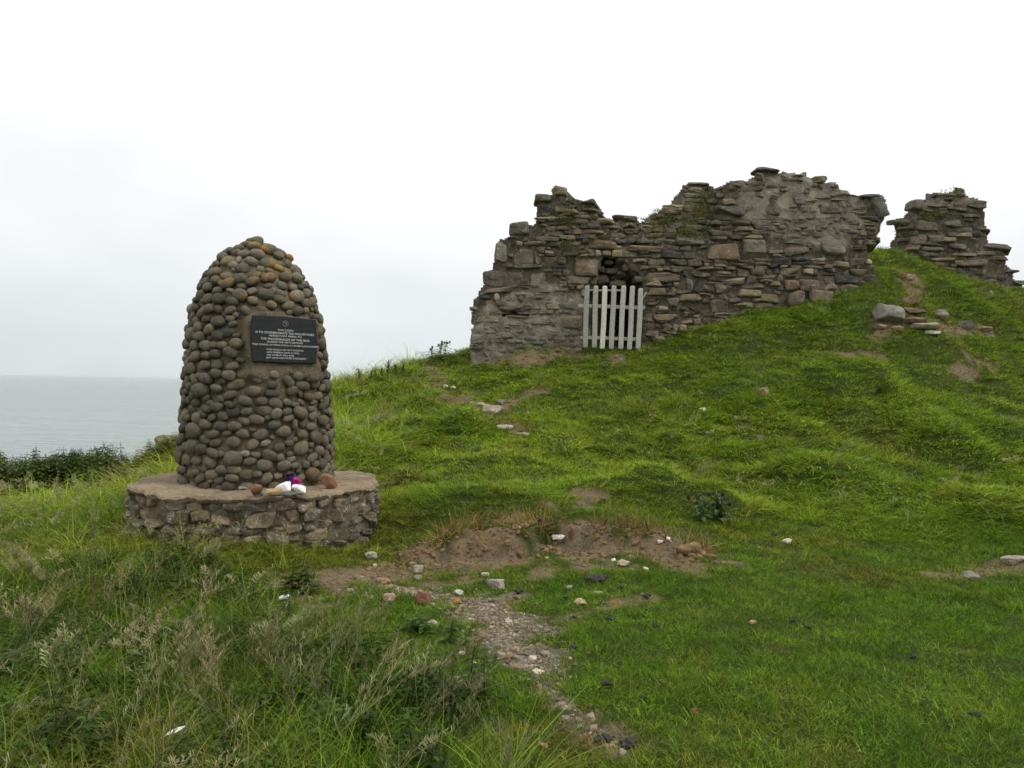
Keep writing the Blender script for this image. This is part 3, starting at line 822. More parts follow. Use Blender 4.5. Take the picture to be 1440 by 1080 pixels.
ST.core('rubble_core', M_CORE)
SF = [(1293,288,22,15,(104,96,82),.05),(1374,287,28,13,(96,90,76),.05),(1304,286,0.1,0.1,(1,1,1),-1),(1292,336,22,16,(126,110,84),.05),(1317,334,22,15,(102,90,74),.04),(1284,348,24,9,(134,108,80),.04),(1305,318,30,14,(100,90,72),.03),
 (1365,369,50,9,(112,96,74),.06),(1402,346,40,8,(98,90,78),.05),(1340,314,24,11,(92,90,82),.05),(1367,304,28,7,(118,104,82),.04),(1348,346,24,8,(92,88,78),.04),(1307,356,26,8,(84,82,78),.05),(1352,273,14,5,(170,166,156),.04),(1267,311,26,6,(102,92,76),.05),(1423,381,20,5,(100,94,84),.05),(1433,397,20,6,(100,94,84),.05),(1318,286,30,8,(112,104,90),.05)]
SF = [s for s in SF if s[2] > 1]
ST.facing('stone_facing', M_WALL, SF, None, 5, 9, 14, 36)
mb = MB()
for _ in range(110):
    px, py = rg.choice([(rg.gauss(1305, 14), rg.gauss(302, 5)), (rg.gauss(1335, 16), rg.gauss(272, 4)), (rg.gauss(1272, 6), rg.gauss(328, 6)), (rg.gauss(1340, 20), rg.gauss(370, 8))])
    if not pip(np.array([px]), np.array([py]), STUB)[0]: continue
    p = P(px, py, float(sdepth(px)) + max(0, (285 - py) * .016)); p[1] += .0
    blades(mb, p, 12, .1, .07, .014, gcols, .9, rg)
part('wall_grass', mb, M_PLANT, stub)

# ------------------------------------------------------------------ gate of pickets
GY = 16.82
gate = root('picket_gate', P(862, 489, GY), 'weathered pale wooden picket gate propped in the doorway of the ruin', 'gate')
PK = [((825.5, 401.7), (822.8, 489), 150), ((838, 401.7), (835.5, 489), 158), ((851, 402), (847, 491), 196), ((863.5, 401.7), (859.5, 491), 160), ((877, 401.7), (872.5, 491), 172), ((889.7, 402), (885, 492), 166), ((901.3, 405.3), (897.4, 491), 166)]
def bar(mb, a, b, w, t, col):
    a, b = np.array(a), np.array(b); d = b - a; L = np.linalg.norm(d); d /= L
    yv = np.array([0, 1, 0]) - d * d[1]; yv /= np.linalg.norm(yv); xv = np.cross(yv, d)
    R = np.stack([xv, yv, d], 1)
    q, f = stone_pts((w / 2, t / 2, L / 2), e=16, rough=.0, n=6)
    q[:, 0] += .004 * np.sin(q[:, 2] * 5 + a[0] * 9)
    mb.add(q @ R.T + (a + b) / 2, f, col=col)
for (a, b, g) in PK:
    mb = MB(); bar(mb, P(*a, GY), P(*b, GY), .105, .024, S(g, g - 2, g - 10, .95)); part('picket', mb, M_WOOD, gate)
for (a, b, y, w) in (((812.5, 430), (907, 432.8), GY + .035, .075), ((816, 474.5), (901, 477), GY + .035, .07), ((829, 408), (875, 408.5), GY + .12, .04)):
    mb = MB(); bar(mb, P(*a, y), P(*b, y), w, .035, S(165, 163, 154, .85)); part('rail', mb, M_WOOD, gate)
mb = MB(); bar(mb, P(904, 420, GY + .04), P(909, 411, GY + .04), .035, .03, S(150, 146, 134)); part('brace', mb, M_WOOD, gate)

# ------------------------------------------------------------------ loose stones
def rock(px, py, w, h, col, label, flat=1.0, cuts=9, e=3.0, name='stone', group=None, mat=None, sink=.3, n=10, rough=.14, cat='stone', at=None):
    p = hit(px, py + h * .35) if at is None else np.array([at[0], at[1], gz(at[0], at[1])[0]]); k = p[1] / F
    a = w * k / 2; c = h * k / 2
    rr = random.Random(int(px * 7 + py * 13))
    mb = MB()
    R = rotm(rr.uniform(-.12, .12), rr.uniform(-.1, .1), rr.uniform(-.5, .5))
    cc = p + np.array([0, 0, c * (1 - sink)])
    if w < 20: e = max(e, 4)
    add_stone(mb, cc, (a, a * flat, c), R, S(*col), e=e, rough=rough, n=n, seed=int(px + py), cuts=cuts, warp=.15, nfreq=1.8)
    return single(name, mb, mat or M_ROCK, p, label, cat, group)
rock(1249,443,40,27,(136,130,122),'large pale grey boulder on the slope right of the long wall', .8)
rock(1280,424,28,17,(118,98,74),'brown block at the top of the rough stone steps', .8, e=5)
rock(1283,438,32,9,(120,106,86),'flat brown step stone below the top block of the rough steps', .9, e=5)
rock(1284,450,30,9,(128,112,92),'lowest tan slab of the rough steps, right of the large boulder', .9, e=5)
rock(1320,443,23,14,(132,124,116),'squat grey stone on grass right of the rough steps', .8)
rock(1301,459,36,12,(142,132,116),'long pale slab lying under the rough steps', .7, e=4)
rock(1311,468,19,7,(176,170,158),'small whitish slab under the long pale slab', .7)
rock(1358,457,19,13,(104,102,100),'dark grey knobbly stone beside the upper footpath', .8)
rock(1380,463,28,8,(136,120,98),'thin tan slab on the upper footpath', .6, e=4)
rock(1392,473,15,11,(124,112,112),'purplish stone at the head of the bare earth path', .8)
rock(1262,462,17,10,(130,110,88),'small brown stone at the foot of the large boulder', .8)
rock(1238,460,16,9,(148,130,112),'pinkish stone tucked left under the large boulder', .8)
rock(1268,387,13,9,(140,112,92),'pink rubble stone in the bare scar below the wall gap', .8)
rock(1279,390,14,9,(150,136,120),'pale rubble stone in the bare scar below the wall gap', .8)
rock(1394,411,7,4,(200,198,190),'tiny white stone on the grass under the wall stump', .7, n=6)
rock(1386,408,8,3,(190,186,176),'flat white chip on the grass under the wall stump', .7, n=6)
rock(1074,550,15,13,(140,118,96),'brown pointed stone alone on the middle of the slope', .8)
rock(988,576,9,5,(214,210,196),'small white stone alone on the slope below the gate', .8, n=6)
rock(1105,761,13,8,(204,196,176),'cream pebble on short turf below the bushy thistle', .8, n=6)
rock(1424,787,34,14,(150,140,126),'broad pale slab in worn turf at the edge of the view', .7)
rock(1364,808,30,10,(120,116,104),'flat grey slab sunk in worn turf', .7, sink=.6)
rock(926,478,18,12,(112,98,78),'rounded brown stone in grass right of the gate', .9)
rock(690,577,34,14,(146,136,122),'broad pale rock where the hill paths meet', .8)
rock(705,566,14,8,(128,118,106),'small grey stone above the pale path rock', .8)
rock(676,571,15,9,(150,140,128),'light stone left of the pale path rock', .8)
rock(711,601,24,6,(196,190,176),'long whitish stone set in the lower hill path', .5)
rock(735,611,20,6,(160,150,134),'tan slab at the low end of the hill path', .6)
rock(626,544,10,5,(206,202,192),'white stone beside the upper hill path', .8, n=6)
rock(636,546,10,5,(184,180,172),'pale grey stone touching the white one by the upper hill path', .8, n=6)
rock(572,579,6,5,(226,224,214),'tiny white stone in grass behind the cairn', .8, n=6)
rock(597,528,9,6,(70,66,60),'small dark stone on the skyline path', .8, n=6)
rock(594,842,26,20,(122,88,66),'reddish brown angular block on the gravel', .8, e=4)
rock(586,803,16,14,(148,140,122),'pale lump at the foot of the earth bank', .9)
rock(588,812,13,7,(140,132,118),'small pale stone below the lump at the bank', .8)
rock(698,821,28,18,(150,142,132),'pale grey pitted block at the side of the gravel', .8)
rock(645,834,13,8,(202,196,186),'white stone on top of the gravel', .8)
rock(643,846,12,7,(160,108,70),'orange stone on the gravel under the white one', .8)
rock(609,877,18,9,(172,164,152),'pale flat stone at the left fringe of the gravel', .7)
rock(538,817,24,10,(146,118,92),'flat tan slab on bare earth near the plinth', .7)
rock(546,843,18,13,(150,128,106),'tan stone at the grass edge of the bare earth', .8)
rock(521,781,18,9,(172,164,150),'pale stone tucked under the plinth rim', .8)
rock(785,757,20,8,(214,210,200),'white rock sticking out of the earth bank', .6, sink=.0)
rock(804,752,11,17,(122,94,70),'upright brown stone in the earth bank', .7, sink=.1)
rock(682,808,12,5,(206,200,190),'white flake on turf above the pale grey block', .7, n=6)
rock(876,793,20,8,(176,160,130),'long cream stone in front of the earth bank', .6)
rock(863,788,10,7,(206,202,190),'white pebble left of the long cream stone', .8, n=6)
rock(908,800,10,5,(206,198,180),'pale chip right of the long cream stone', .8, n=6)
rock(940,762,8,7,(222,220,212),'white pebble at the right end of the earth bank', .9, n=6)
rock(928,763,8,5,(206,196,184),'pale pink pebble near the right end of the bank', .9, n=6)
rock(815,847,18,10,(174,150,120),'tan tilted stone on turf right of the gravel', .6)
rock(841,834,16,5,(170,154,130),'flat tan stone on turf under the dark clod', .6)
rock(799,827,12,6,(190,180,164),'light stone on turf left of the dark clod', .7, n=6)
rock(758,945,18,8,(206,196,166),'cream oval stone at the edge of the narrow gravel', .7)
rock(766,1050,13,9,(150,120,86),'small tan stone in the near turf', .7)
rock(1058,876,11,7,(176,150,120),'pinkish pebble on the near turf', .7, n=6)
rock(667,935,10,6,(190,180,160),'pebble at the lower fringe of the gravel', .7, n=6)
rock(976,1002,15,8,(120,88,60),'brown clod on the near turf', .9, name='earth_clod', cat='clod')
rock(968,773,42,17,(128,104,72),'arched lip of dead brown turf beyond the bank end', .35, cuts=1, e=2.2, name='turf_lip', cat='turf', rough=.2)
rock(218,634,60,42,(116,108,84),'brown rock outcrop at the cliff edge behind the cairn', .6, cuts=10, n=10, name='outcrop', cat='rock', sink=.0, e=4, rough=.24, at=(-5.15, 12.3))
rock(400,849,15,8,(226,222,214),'white scrap of shell in the long grass below the plinth', .5, name='shell', cat='shell', mat=M_WHITE, n=6, sink=-2.0)
# feather lying in the long grass
mb = MB(); p = hit(244, 1067); p[2] += .11
R = rotm(.3, -.35, .3)
for k in range(18):
    t = k / 17; w = .014 * math.sin(math.pi * min(1, t * .9 + .12))
    for sgn in (-1, 1):
        a = np.array([-.042 + .084 * t, 0, .004]); b_ = a + np.array([.012, sgn * w, .003])
        mb.add([R @ a + p, R @ (a + np.array([.008, 0, 0])) + p, R @ (b_ + np.array([.006, 0, 0])) + p, R @ b_ + p], [[0, 1, 2, 3]])
add_tube(mb, [R @ np.array([-.055 + .11 * t, 0, .003]) + p for t in np.linspace(0, 1, 6)], .0015)
single('feather', mb, M_FEATHER, p, 'white feather caught in the long grass of the near corner', 'feather')

# dark sheep droppings and clods on the turf
def dung(px, py, w, label, n=9):
    p = hit(px, py); k = p[1] / F; r0 = w * k / 2; rr = random.Random(int(px * 3 + py)); mb = MB()
    for i in range(n):
        a = rr.uniform(0, 6.28); q = r0 * math.sqrt(rr.random()) * .6 * (i > 0); s = min(r0 * rr.uniform(.3, .46), .022 * rr.uniform(.7, 1.3))
        x, y = p[0] + q * math.cos(a), p[1] + q * math.sin(a)
        add_stone(mb, (x, y, gz(x, y)[0] + s * .5 + .008 + rr.uniform(0, .4) * s), (s, s * .8, s * .6), rotm(rr.uniform(-.5, .5), rr.uniform(-.5, .5), a), (1, 1, 1), e=2.2, rough=.15, n=4, seed=rr.randrange(9999))
    single('sheep_dropping', mb, M_DUNG, p, label, 'droppings', 'sheep droppings on the turf')
for a in ((848,1047,30,'biggest dark heap of droppings on the near turf by the gravel end',16),(884,1051,34,'loose row of droppings right of the biggest heap',14),(838,817,50,'wide flat spread of dark clods below the earth bank',46),
          (730,836,18,'dark lump on turf right of the pale grey block',9),(757,856,16,'very black dropping left of the tan tilted stone',9),(871,829,16,'dark dropping right of the wide flat spread',8),(793,843,14,'dark dropping touching the tan tilted stone',8),
          (806,872,12,'small black dropping below the tan tilted stone',7),(861,874,18,'flat black dropping alone on turf below the bank',8),(910,842,16,'brown black dropping below the long cream stone',8),(805,915,14,'black dropping right of the gravel fan',7),
          (853,966,20,'dark dropping right of the narrow gravel tail',9),(922,883,16,'grey black dropping on greener turf',7),(1115,877,12,'left one of two neighbouring droppings on the near turf',7),(1136,886,14,'right one of two neighbouring droppings on the near turf',7),
          (1284,927,15,'dark dropping beside a white splash on the right turf',7),(1370,1010,22,'large dark dropping on the right near turf',9),(1392,1051,14,'dropping nearest the lower right corner',7),(640,925,12,'dropping in grass left of the gravel fan',6),
          (1092,755,12,'dark dropping left of the cream pebble',6),(760,733,14,'dark clod on turf above the earth bank',7),(848,706,14,'dark clod on the bare track above the bank',6),(806,703,12,'dark clod left on the bare track above the bank',6),(905,985,14,'faint dropping on turf right of the gravel tail',6)):
    dung(*a)

# gravel: loose chippings strewn in the worn hollow
mb = MB(); rv = np.random.default_rng(21); cnt = 0
cand = []
for i in range(len(GRAVEL) - 1):
    a, b_ = GRAVEL[i], GRAVEL[i + 1]; L = np.hypot(*(b_ - a)); n = int(L * max(GRAVEL_W[i], GRAVEL_W[i + 1]) * 2.6 * 1400)
    t = rv.random(n)[:, None]; cand.append(a + (b_ - a) * t + rv.normal(size=(n, 2)) * GRAVEL_W[i] * .68)
for i in range(len(SOIL) - 1):
    a, b_ = SOIL[i], SOIL[i + 1]; n = 420; t = rv.random(n)[:, None]; cand.append(a + (b_ - a) * t + rv.normal(size=(n, 2)) * .28)
for poly, w in PATHS:
    for a, b_ in zip(poly[:-1], poly[1:]):
        n = int(55 * np.hypot(*(b_ - a)) + 8); t = rv.random(n)[:, None]; cand.append(a + (b_ - a) * t + rv.normal(size=(n, 2)) * w * .6)
cand = np.concatenate(cand)
g_, s_, _ = masks(cand[:, 0], cand[:, 1])
keep = rv.random(len(cand)) < np.maximum(g_ ** 1.3, .5 * s_) + .075
cand = cand[keep]; gk, sk = g_[keep], s_[keep]; zc = gz(cand[:, 0], cand[:, 1])
for (x, y), z, g_k, s_k in zip(cand, zc, gk, sk):
    s = .004 + .010 * rv.random() ** 2 + (.022 * rv.random() if rv.random() < .10 else 0)
    s *= max(1, y / 8)
    if y > 9: s *= 1.3
    g = rv.choice([0, 0, 0, 1, 1, 2, 3])
    col = [S(138, 126, 106), S(118, 107, 89), S(170, 160, 140), S(130, 108, 84)][g] * rv.uniform(.7, 1.2)
    if s_k > rv.random() and g_k < .4: col = S(126, 104, 78) * rv.uniform(.6, 1.15)
    add_stone(mb, (x, y, z + s * .25), (s, s * rv.uniform(.6, 1), s * rv.uniform(.4, .75)), rotm(rv.normal() * .3, rv.normal() * .3, rv.random() * 6), col, e=3, rough=.12, n=2, seed=int(rv.integers(99999)), cuts=2, warp=.2)
for _ in range(230):
    t = rv.random() * (len(BANK) - 1); i = int(t); q = BANK[i] + (BANK[i + 1] - BANK[i]) * (t - i)
    x, y = q + np.array([rv.normal() * .05, rv.normal() * .13 - .07]); s = .012 + .03 * rv.random() ** 2
    add_stone(mb, (x, y, gz(x, y)[0] + s * .15), (s, s * .8, s * .65), rotm(rv.normal() * .4, rv.normal() * .4, rv.random() * 6), S(126, 104, 76) * rv.uniform(.6, 1.15), e=3, rough=.2, n=3, seed=int(rv.integers(99999)), cuts=2, warp=.2)
single('gravel', mb, M_GRAV, (*GRAVEL[2], gz(*GRAVEL[2])[0]), 'loose grey gravel washed down the worn hollow', 'gravel', kind='stuff', smooth=False)

# ------------------------------------------------------------------ offerings on the plinth
def on_slab(px, py_base):
    dx, dy = px - 720.0, HOR - py_base
    dz = (dx * SR + dy * CR) / F
    Y = (PZ + .005 - CZ) / dz
    return P(px, py_base, Y)
def offer(name, px, pyb, w, h, col, label, cat='stone', mat=None, e=3, cuts=8, flat=.7, rot=0.0, seed=0, sharp=False):
    p = on_slab(px, pyb); k = p[1] / F; mb = MB()
    add_stone(mb, p + np.array([0, w * k * .3 * flat, h * k / 2]), (w * k / 2, w * k / 2 * flat, h * k / 2), rotm(.05, rot, .2), S(*col), e=e, rough=.1, n=10, seed=seed, cuts=cuts, warp=.15)
    single(name, mb, mat or M_ROCK, p, label, cat, 'offerings at the foot of the cairn', smooth=not sharp)
offer('stone', 358, 697, 19, 16, (124, 92, 66), 'brown knobbly stone on the plinth, left end of the offerings', seed=3)
offer('stone', 382, 698, 26, 10, (170, 146, 106), 'flat tan stone on the plinth before the white piece', e=4, seed=5)
offer('stone', 386, 685, 27, 17, (134, 132, 124), 'grey and white streaked stone leaning on the cobbles', seed=8)
offer('quartz_stone', 395, 693, 25, 13, (240, 240, 236), 'bright white wedge of quartz among the offerings', mat=M_WHITE, e=9, cuts=5, seed=14, rot=-.35, sharp=True)
offer('stone', 405, 699, 24, 6, (92, 100, 84), 'thin grey green slate under the white quartz', e=4, seed=17)
offer('shell', 419, 694, 20, 11, (230, 230, 226), 'white shell below the pink flower', 'shell', M_WHITE, e=6, cuts=7, seed=19, rot=.3, sharp=True)
offer('stone', 461, 688, 27, 19, (140, 106, 80), 'reddish brown angular stone at the right foot of the cairn', e=5, seed=23, rot=.3)
offer('stone', 341, 690, 13, 6, (140, 136, 128), 'small light stone in the shade at the cairn foot', seed=29)
def flower(px, pyb, h, heads, label):
    p = on_slab(px, pyb); k = p[1] / F
    r_ = root('flower', p, label, 'flower', 'offerings at the foot of the cairn')
    rr = random.Random(int(px))
    ms = MB(); mh = MB()
    for (ox, oy, s, col) in heads:
        top = p + np.array([ox * k, -.01, oy * k])
        add_tube(ms, [p + np.array([0, 0, .005]), (p + top) / 2 + np.array([.01, 0, .01]), top], .003, col=(.06, .12, .03))
        for j in range(16):
            a = j * 2.4; el = -.2 + 1.5 * j / 16
            dv = np.array([math.cos(a) * math.cos(el), math.sin(a) * math.cos(el), math.sin(el)])
            sd = np.cross(dv, (0.2, .1, 1)); sd /= np.linalg.norm(sd)
            s0 = s * k * rr.uniform(.8, 1.2)
            mh.add([top, top + dv * s0 * .6 + sd * s0 * .4, top + dv * s0, top + dv * s0 * .6 - sd * s0 * .4], [[0, 1, 2, 3]], col=np.array(col) * rr.uniform(.7, 1.3))
    part('stem', ms, M_PETAL, r_); part('blossom', mh, M_PETAL, r_, smooth=False)
flower(417, 689, 12, [(0, 10, 8, (.72, .035, .36)), (-1, 5, 6, (.6, .05, .40)), (2, 8, 6, (.72, .06, .42))], 'bright pink flower lying against the cairn')
flower(409, 686, 18, [(0, 11, 7, (.15, .07, .42)), (-4, 16, 5, (.07, .03, .14)), (2, 17, 5, (.09, .03, .16)), (2, 8, 6, (.20, .12, .50))], 'purple flower behind the pink one at the cairn foot')
flower(366, 699, 3, [(2, 2, 4, (.16, .12, .24)), (-4, 1, 3, (.16, .13, .22))], 'faded violet flower between brown and tan stones')
# ------------------------------------------------------------------ standing weeds
def leafpair(mb, p, L, w, az, droop, col):
    for s in (0, math.pi):
        dv = np.array([math.cos(az + s), math.sin(az + s), 0]); sd = np.array([-dv[1], dv[0], 0])
        a = p; b_ = p + dv * L * .45 + np.array([0, 0, L * .12]); c_ = p + dv * L + np.array([0, 0, -L * droop])
        mb.add([a, b_ + sd * w / 2, c_, b_ - sd * w / 2], [[0, 1, 2, 3]], col=col)
def weed(mb, p, h, rr, cols, leaves=9, stemcol=(.07, .09, .03), Ls=.075, head=None):
    lean = np.array([rr.gauss(0, .12), rr.gauss(0, .12), 0])
    pts = [np.array(p) + lean * h * t * t + np.array([0, 0, h * t]) for t in (0, .35, .7, 1)]
    add_tube(mb, pts, [.004, .0035, .003, .002], 4, stemcol)
    for k in range(leaves):
        t = .12 + .88 * k / leaves
        q = np.array(p) + lean * h * t * t + np.array([0, 0, h * t])
        L = Ls * (1.15 - .65 * t) * rr.uniform(.8, 1.2)
        leafpair(mb, q, L, L * .5, k * 1.57 + rr.uniform(-.3, .3), rr.uniform(.1, .5), np.array(rr.choice(cols)) * rr.uniform(.7, 1.25))
    return pts[-1]
def spiny(mb, p, h, rr, cols):
    "thistle: spiny lobed leaves round a stem"
    for k in range(16):
        t = k / 16; az = k * 2.4; q = np.array(p) + np.array([0, 0, h * t * .92])
        L = h * .42 * (1.1 - .75 * t) + .05; dv = np.array([math.cos(az), math.sin(az), 0]); sd = np.array([-dv[1], dv[0], 0])
        col = np.array(rr.choice(cols)) * rr.uniform(.75, 1.25)
        m_ = 5; V = []; 
        for j in range(m_ + 1):
            u = j / m_; c_ = q + dv * L * u + np.array([0, 0, L * (.45 * u - .55 * u * u)])
            V += [c_ + np.array([0, 0, .004])]
            w = L * .2 * (1 - u) + .004
            V += [c_ + sd * w * .35, c_ + sd * w * 1.25 + dv * L * .08 + np.array([0, 0, .015]), c_ - sd * w * .35, c_ - sd * w * 1.25 + dv * L * .08 + np.array([0, 0, .015])]
        T = []
        for j in range(m_):
            o = j * 5; T += [[o, o + 1, o + 2], [o, o + 2, o + 6], [o, o + 6, o + 5], [o, o + 4, o + 3], [o, o + 8, o + 4], [o, o + 5, o + 8]]
        mb.add(V, None, T, col=col)
def thistle(px, py, h, n, label, heads, spread=.18, group=None, gcol=((.09, .14, .045), (.12, .18, .06), (.14, .19, .08)), kind='thistle'):
    p = hit(px, py); rr = random.Random(int(px))
    r_ = root(kind, p, label, kind, group)
    ml = MB(); ms = MB(); hds = []
    for i in range(n):
        q = p + np.array([rr.uniform(-1, 1) * spread, rr.uniform(-1, 1) * spread * .7, 0]); q[2] = gz(q[0], q[1])[0]
        hh = h * rr.uniform(.7, 1.1)
        top = q + np.array([rr.gauss(0, .04), 0, hh])
        add_tube(ms, [q, (q + top) / 2, top], .006, 5, (.06, .08, .035))
        spiny(ml, q, hh, rr, gcol)
        for j in range(heads):
            c = top + np.array([rr.gauss(0, .05), rr.gauss(0, .05), rr.uniform(-.06, .03)])
            add_tube(ms, [top - np.array([0, 0, .1]), c], .004, 4, (.06, .08, .035))
            mh = MB(); hds.append(mh)
            add_stone(mh, c, (.022, .022, .026), None, (.05, .05, .042) if j % 2 else (.085, .075, .075), e=2, rough=.3, n=4, seed=i * 9 + j)
    part('stem', ms, M_PLANT, r_); part('leaves', ml, M_PLANT, r_, smooth=False)
    for mh in hds: part('flower_head', mh, M_PLANT, r_)
thistle(1000, 735, .34, 6, 'dark bushy thistle growing on the tussock right of the bank', 2, .16)
thistle(606, 510, .34, 1, 'lowest thistle of the skyline clump left of the wall', 3, .05, 'thistles on the skyline')
thistle(617, 504, .42, 1, 'thistle with dark heads in the middle of the skyline clump', 4, .06, 'thistles on the skyline')
thistle(629, 500, .34, 1, 'thistle of the skyline clump nearest the wall corner', 3, .06, 'thistles on the skyline')
def dock(px, py, h, label):
    p = hit(px, py); rr = random.Random(int(px)); r_ = root('dock_plant', p, label, 'dock', 'dock stems on the skyline behind the cairn')
    ms = MB(); ml = MB()
    top = p + np.array([rr.gauss(0, .05), 0, h]); add_tube(ms, [p, (p + top) / 2, top], [.006, .005, .003], 5, (.09, .075, .04))
    for k in range(26):
        t = .35 + .65 * k / 26; c = p + (top - p) * t
        s = .03 * (1.1 - .6 * t); add_stone(ms, c + np.array([rr.gauss(0, .014), rr.gauss(0, .014), 0]), (s * .5, s * .5, s * .7), None, np.array((.08, .06, .035)) * rr.uniform(.6, 1.3), e=2, n=2, rough=.3, seed=k)
    for k in range(8): leafpair(ml, p + (top - p) * (.05 + .5 * k / 8), .14 * (1 - k / 12), .045, k * 1.9, .5, np.array((.06, .10, .03)) * rr.uniform(.7, 1.3))
    part('seed_stem', ms, M_PLANT, r_); part('leaves', ml, M_PLANT, r_, smooth=False)
for i, (px, py, h) in enumerate(((508, 537, .30), (518, 535, .26), (526, 533, .28), (535, 531, .24), (545, 529, .36), (556, 528, .26), (566, 525, .22))):
    dock(px, py + 3, h, ['dock stem on the skyline nearest the cairn', 'short dock second from the cairn on the skyline', 'slender dock third from the cairn on the skyline', 'low dock midway along the skyline row',
                     'tallest dock stem in the skyline row', 'dock just right of the tallest skyline stem', 'smallest dock at the far end of the skyline row'][i])

# ------------------------------------------------------------------ grass kinds (instanced stuff)
SRC = bpy.data.collections.new('grass_sources')
def src(mb, k):
    me = mb.mesh('grass_tuft_%02d' % k, M_GRASS, (0, 0, 0), True)
    o = bpy.data.objects.new('grass_tuft_%02d' % k, me); SRC.objects.link(o)
def tuft(n, rad, L, wid, lean, curl, seed, straw=.03, wind=0.0):
    g = np.random.default_rng(seed)
    a = g.random(n) * 6.283; q = rad * np.sqrt(g.random(n))
    b0 = np.stack([q * np.cos(a), q * np.sin(a), np.full(n, -.012)], -1)
    l = L * g.uniform(.45, 1.15, n); az = np.where(g.random(n) < .55, a, g.random(n) * 6.283)
    t = np.abs(g.normal(0, lean, n)); cu = curl * g.uniform(.2, 1.2, n)
    dv = np.stack([np.cos(az) + wind, np.sin(az), np.zeros(n)], -1)
    tw = g.random(n) * 3.14; sd = np.stack([np.cos(tw), np.sin(tw), np.zeros(n)], -1) * (wid * g.uniform(.6, 1.2, n) / 2)[:, None]
    col = np.array([1.0, 1.0, 1.0]) * g.uniform(.35, 1.6, (n, 1)) * np.stack([g.uniform(.8, 1.25, n), np.ones(n), g.uniform(.7, 1.2, n)], -1)
    st = g.random(n) < straw; col[st] = np.array([1.9, 1.35, 2.6]) * g.uniform(.7, 1.2, (st.sum(), 1))
    V, C = [], []
    S_ = (0, .33, .66, 1.0)
    up = np.array([0, 0, 1.0])
    for s in S_:
        c = b0 + dv * (l * (np.sin(t) * s + cu * s * s))[:, None] + up * (l * (np.cos(t) * s - .42 * cu * s ** 2.2))[:, None]
        w = (1 - s) ** .6 if s < 1 else 0.04
        V.append(c - sd * w); V.append(c + sd * w)
        cc = col * (1 + np.array([.25, .05, .0]) * s)
        C += [cc, cc]
    V = np.stack(V, 1).reshape(-1, 3); C = np.stack(C, 1).reshape(-1, 3)
    base = np.arange(n)[:, None] * 8
    Q = np.concatenate([base + np.array([[2 * k, 2 * k + 1, 2 * k + 3, 2 * k + 2]]) for k in range(3)])
    mb = MB(); mb.add(V, Q, col=C); return mb
for k in range(4): src(tuft(34, .085, .056, .0046, .75, .8, 100 + k), k)                 # 0-3 short turf
for k in range(4): src(tuft(30, .07, .15, .0066, .55, .9, 200 + k, .05), 4 + k)        # 4-7 medium
for k in range(4): src(tuft(26, .06, .30, .0066, .6, 1.4, 300 + k, .06, .1), 8 + k)      # 8-11 long arching
def seedhead(seed):
    rr = random.Random(seed); mb = MB()
    for i in range(3):
        h = rr.uniform(.26, .46); az = rr.uniform(0, 6.28); ln = rr.uniform(.2, .8)
        dv = np.array([math.cos(az) + .3, math.sin(az), 0]); b0 = np.array([rr.gauss(0, .03), rr.gauss(0, .03), 0])
        f = lambda s: b0 + dv * h * ln * s ** 2.2 + np.array([0, 0, h * (s - .2 * ln * s * s)])
        add_tube(mb, [f(s) for s in (0, .3, .6, .8, 1)], [.0014, .0013, .0011, .001, .0006], 3, (1.2, 1.15, 1.3))
        for j in range(26):
            s = .62 + .4 * j / 26; c = f(s); a2 = rr.uniform(0, 6.28); L = .019 * (1.25 - s) * 2.4 + .007
            d2 = np.array([math.cos(a2), math.sin(a2), .9]); d2 /= np.linalg.norm(d2); s2 = np.cross(d2, (.3, .2, 1)) * .0021
            e_ = c + d2 * L
            mb.add([c - s2 * .4, c + s2 * .4, e_ + s2, e_ + d2 * .006, e_ - s2], [[0, 1, 2, 4]], [[4, 2, 3]], col=np.array((1.6, 1.5, 2.1)) * rr.uniform(.65, 1.15))
    return mb
for k in range(3): src(seedhead(40 + k), 12 + k)                                          # 12-14 seed heads
def nettle(seed, h):
    rr = random.Random(seed); mb = MB()
    for i in range(3): weed(mb, (rr.gauss(0, .05), rr.gauss(0, .05), 0), h * rr.uniform(.7, 1.15), rr, [(1, 1, 1), (.8, .9, .8), (1.2, 1.15, 1)], 11, (1, .9, .8), .085)
    return mb
for k in range(3): src(nettle(60 + k, .42), 15 + k)                                       # 15-17 nettles
def clover(seed):
    rr = random.Random(seed); mb = MB()
    for i in range(22):
        a = rr.uniform(0, 6.28); q = .08 * math.sqrt(rr.random()); z = rr.uniform(.008, .035); s = rr.uniform(.004, .008)
        c = np.array([q * math.cos(a), q * math.sin(a), z]); t = rr.uniform(0, 3)
        d1 = np.array([math.cos(t), math.sin(t), rr.uniform(-.4, .4)]) * s; d2 = np.array([-math.sin(t), math.cos(t), rr.uniform(-.4, .4)]) * s * .7
        mb.add([c - d1, c - d2, c + d1, c + d2], [[0, 1, 2, 3]], col=np.array((.8, 1, .9)) * rr.uniform(.6, 1.2))
    return mb
for k in range(2): src(clover(80 + k), 18 + k)                                            # 18-19 low leaves

for k in range(3): src(tuft(15, .09, .06, .0068, .75, .8, 500 + k), 20 + k)              # 20-22 turf seen from afar
for k in range(3): src(tuft(17, .075, .12, .0085, .6, .9, 600 + k, .05), 23 + k)        # 23-25 medium seen from afar

